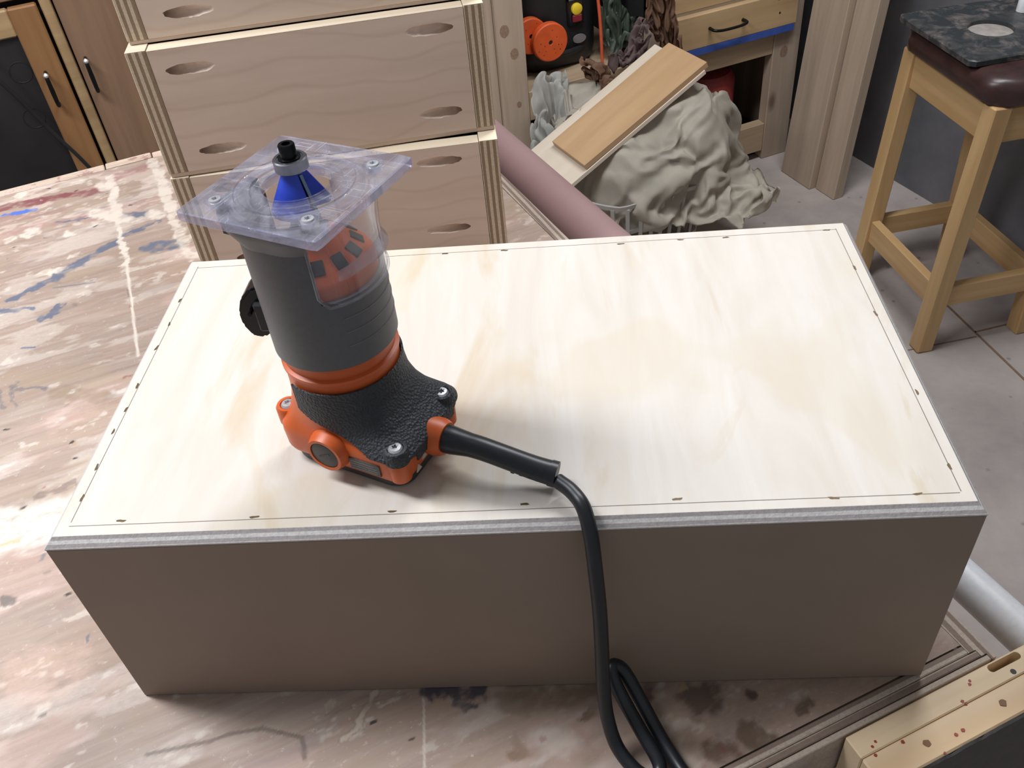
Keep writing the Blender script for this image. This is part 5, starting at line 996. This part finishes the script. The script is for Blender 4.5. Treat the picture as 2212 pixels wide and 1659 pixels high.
def cloth(name, label, cat, mat, P, th=0.0025, sub=1):
    ny, nx = P.shape[:2]; bm = nobm()
    vs = [[bm.verts.new(P[j, i]) for i in range(nx)] for j in range(ny)]
    for j in range(ny-1):
        for i in range(nx-1): bm.faces.new((vs[j][i], vs[j][i+1], vs[j+1][i+1], vs[j+1][i]))
    bmesh.ops.solidify(bm, geom=bm.faces[:], thickness=th)
    return tag(obj(name, bm, mat, None, 180), label, cat)
P = SA.copy(); P[..., 0] = 1.25+(P[..., 0]-1.25)*0.84
P[..., 2] = 0.48-(0.48-P[..., 2])*1.06; P[..., 1] = np.where(P[..., 1] < 1.5, 1.5+(P[..., 1]-1.5)*1.06, P[..., 1])
bz = 0.335+(P[..., 0]-0.993)*0.4735-0.022
inb = (P[..., 0] > 0.97) & (P[..., 0] < 1.425) & (P[..., 1] > 1.355) & (P[..., 1] < 1.65)
P[..., 2] = np.where(inb, np.minimum(P[..., 2], bz), P[..., 2])
cloth('drop_cloth', 'beige canvas drop cloth heaped over the laundry basket', 'cloth', M['canvas'], P)
P = SB.copy(); P = np.stack([(P[..., 0]-1.259)*0.95+1.105, (P[..., 1]-1.46)*0.40+1.655, (P[..., 2]-0.264)*1.7+0.262], -1)
cloth('drop_cloth', 'pale grey cloth hanging left of the white board', 'cloth', M['canvas_grey'], P)
def rag(name, label, cat, mat, c, size, rz, rx=0.0):
    P = SB.reshape(-1, 3)-np.array((1.259, 1.46, 0.264)); R = (Matrix.Rotation(rz, 3, 'Z') @ Matrix.Rotation(rx, 3, 'X'))
    P = P @ np.array(R).T; lo, hi = np.percentile(P, 2, axis=0), np.percentile(P, 98, axis=0)
    P = (np.clip(P, lo-0.15*(hi-lo), hi+0.15*(hi-lo))-lo)/(hi-lo)-np.array((0.5, 0.5, 0.0)); P = P*np.array(size); P[:, 2] -= P[:, 2].min(); P = P+np.array(c)
    return cloth(name, label, cat, mat, P.reshape(SB.shape), 0.0012)
rag('plastic_bag', 'crinkled dark green bag stuffed beside the black machine', 'bag', M['green_bag'], (1.395, 1.850, 0.4275), (0.10, 0.13, 0.24), 0.4, 0.3)
rag('paper_bag', 'crumpled brown paper bag by the drawer handle side', 'paper bag', M['paper_bag'], (1.440, 1.662, 0.450), (0.10, 0.06, 0.20), 2.0, 0.4)
rag('cloth_rag', 'mauve rag bunched between green and brown bags', 'rag', M['mauve'], (1.350, 1.682, 0.432), (0.10, 0.05, 0.125), 4.0, 0.2)
rag('brown_rag', 'small brown crumpled rag above the pale canvas', 'rag', M['paper_bag'], (1.268, 1.655, 0.405), (0.12, 0.07, 0.085), 1.0, 0.3)
# boards on the heap
def board(name, label, mat, corners, th):
    A, B, C_, D_ = [Vector(p) for p in corners]; nrm = (B-A).cross(D_-A).normalized()
    if nrm.z < 0: nrm = -nrm
    ex = (A-D_).normalized(); ey = nrm.cross(ex)
    Lx = ((A-D_).length+(B-C_).length)/2; Ly = ((A-B).length+(D_-C_).length)/2
    bm = nobm(); box(bm, (0, -Ly, -th), (Lx, 0, 0), 0.001)
    o = obj(name, bm, mat); o.matrix_world = Matrix(((ex.x, ey.x, nrm.x, D_.x), (ex.y, ey.y, nrm.y, D_.y), (ex.z, ey.z, nrm.z, D_.z), (0,0,0,1)))
    return tag(o, label, 'board')
board('wooden_board', 'long whitish board sloping over the heaped cloth', M['white_board'], ((1.388,1.617,0.522),(1.404,1.402,0.521),(1.009,1.374,0.334),(0.993,1.589,0.335)), 0.012)
board('wooden_board', 'shorter tan board lying on top of the whitish board', M['tan_board'], ((1.397,1.563,0.541),(1.412,1.404,0.541),(1.052,1.379,0.374),(1.037,1.537,0.374)), 0.016)
bm = nobm(); P = [(1.66+0.055*math.cos(a), 1.655+0.05*math.sin(a), 0.003) for a in np.linspace(-2.6, 1.2, 22)]+[(1.70, 1.75, 0.003), (1.71, 1.80, 0.003)]
tag(obj('orange_wire', bm if not tube(bm, P, 0.0025, 8, 1, False) else bm, M['orange_wire']), 'orange-red wire curled on the floor by the cabinet', 'wire')

# ------------------------------------------------------------------ boards leaning on the right wall
def leaner(label, y0, y1, x, th, lean, mat, h=2.0):
    bm = nobm(); box(bm, (0, 0, 0), (th, y1-y0, h), 0.002)
    o = obj('leaning_board', bm, mat, None, loc=(x, y0, 0.0005), rot=(0, math.radians(lean), 0)); return tag(o, label, 'board', 'boards leaning by the cabinet')
leaner('wider pine board leaning on the wall next to the cabinet', 1.492, 1.632, 1.872, 0.03, 4.0, M['pine_grey'])
leaner('narrower pine board leaning on the wall nearer the stool', 1.405, 1.489, 1.893, 0.035, 4.0, M['pine_grey'])

# ------------------------------------------------------------------ stool
sb = Vector((1.604, 0.738)); sa = Vector((1.718, 1.070))
yaw = math.radians(-13)
st = thing('wooden_stool', 'varnished pine bar stool with a dark brown padded seat', 'stool', (sb.x, sb.y, 0), yaw)
SW = 0.295; SY = 0.360; LT = 0.040; HT = 0.612
spx, spy = 0.026, 0.006
legs = {}
for nme, x, y in (('B', 0, 0), ('A', 0, SY), ('D', SW, 0), ('C', SW, SY)):
    sx, sy = (1 if x == 0 else -1), (1 if y == 0 else -1)
    p = Vector((x+sx*LT/2, y+sy*LT/2, 0.0)); q = p+Vector((sx*spx, sy*spy, HT))
    bm = nobm(); obox(bm, p, q, LT, LT, up=(0, 1, 0), bev=0.003); obj('leg', bm, M['stool_wood'], st); legs[nme] = (p, q)
def at_(nm, z): p, q = legs[nm]; return p+(q-p)*(z/HT)
for a, b, z, h, tk in (('A', 'B', 0.568, 0.075, 0.022), ('B', 'D', 0.568, 0.075, 0.022), ('A', 'C', 0.568, 0.075, 0.022), ('C', 'D', 0.568, 0.075, 0.022), ('A', 'B', 0.150, 0.060, 0.022), ('B', 'D', 0.152, 0.055, 0.022), ('A', 'C', 0.152, 0.055, 0.022), ('C', 'D', 0.150, 0.060, 0.022)):
    p, q = at_(a, z), at_(b, z); d = (q-p).normalized()
    bm = nobm(); L = (q-p).length-LT*1.0
    box(bm, (0, -tk/2, -h/2), (L, tk/2, h/2), 0.002)
    o = obj('apron_rail' if z > 0.5 else 'stretcher', bm, M['stool_wood_x'], st)
    s = p+d*LT*0.5; o.matrix_parent_inverse = Matrix.Identity(4)
    o.location = s; o.rotation_euler = (0, 0, math.atan2(d.y, d.x))
bm = nobm(); rows = []
for z, g, r in ((HT+0.0005, -0.004, 0.03), (HT+0.008, 0.004, 0.035), (HT+0.03, 0.008, 0.04), (HT+0.045, 0.004, 0.04), (HT+0.054, -0.012, 0.04), (HT+0.056, -0.04, 0.04)):
    rows.append([(p[0]+SW/2, p[1]+SY/2, z) for p in rrect(-SW/2+0.018-g, SW/2-0.018+g, -SY/2-g, SY/2+g, r, 0, 64)])
rings(bm, rows); obj('seat', bm, M['leather'], st, sharp=60)
# dusty black plate with a round opening lying on the seat
tp = thing('insert_plate', 'dusty black square plate with a round opening lying on the stool', 'plate', (sb.x, sb.y, HT+0.0567), yaw)
hx0, hx1, hy0, hy1 = 0.006, 0.31, 0.085, 0.372
cx, cy, hr = 0.135, 0.225, 0.046
bm = nobm(); n = 72
sqr = rrect(hx0-cx, hx1-cx, hy0-cy, hy1-cy, 0.012, 0, n)
rowz = [[(hr*math.cos(2*PI*i/n)+cx, hr*math.sin(2*PI*i/n)+cy, 0.012) for i in range(n)], [(p[0]*0.985+cx, p[1]*0.985+cy, 0.012) for p in sqr], [(p[0]+cx, p[1]+cy, 0.010) for p in sqr], [(p[0]+cx, p[1]+cy, 0.0) for p in sqr], [(hr*math.cos(2*PI*i/n)+cx, hr*math.sin(2*PI*i/n)+cy, 0.0) for i in range(n)]]
rowz.append(rowz[0]); vr = [[bm.verts.new(p) for p in r] for r in rowz[:-1]]; vr.append(vr[0])
for a, b in zip(vr[:-1], vr[1:]):
    for i in range(n): bm.faces.new((a[i], a[(i+1) % n], b[(i+1) % n], b[i]))
obj('plate_body', bm, M['dusty_plate'], tp)
bm = nobm(); lathe(bm, [(0.0455, 0.0003), (0.0455, 0.004), (0.043, 0.0045)], 48, Matrix.Translation((cx, cy, 0))); obj('insert_ring', bm, M['dusty_disc'], tp)
bm = nobm(); lathe(bm, [(0.012, 0), (0.012, 0.05), (0.008, 0.06), (0.008, 0.075)], 20)
tag(obj('white_bottle', bm, M['white_thing'], None, loc=(1.905, 0.960, HT+0.069)), 'small white object standing at the far side of the stool plate', 'bottle')
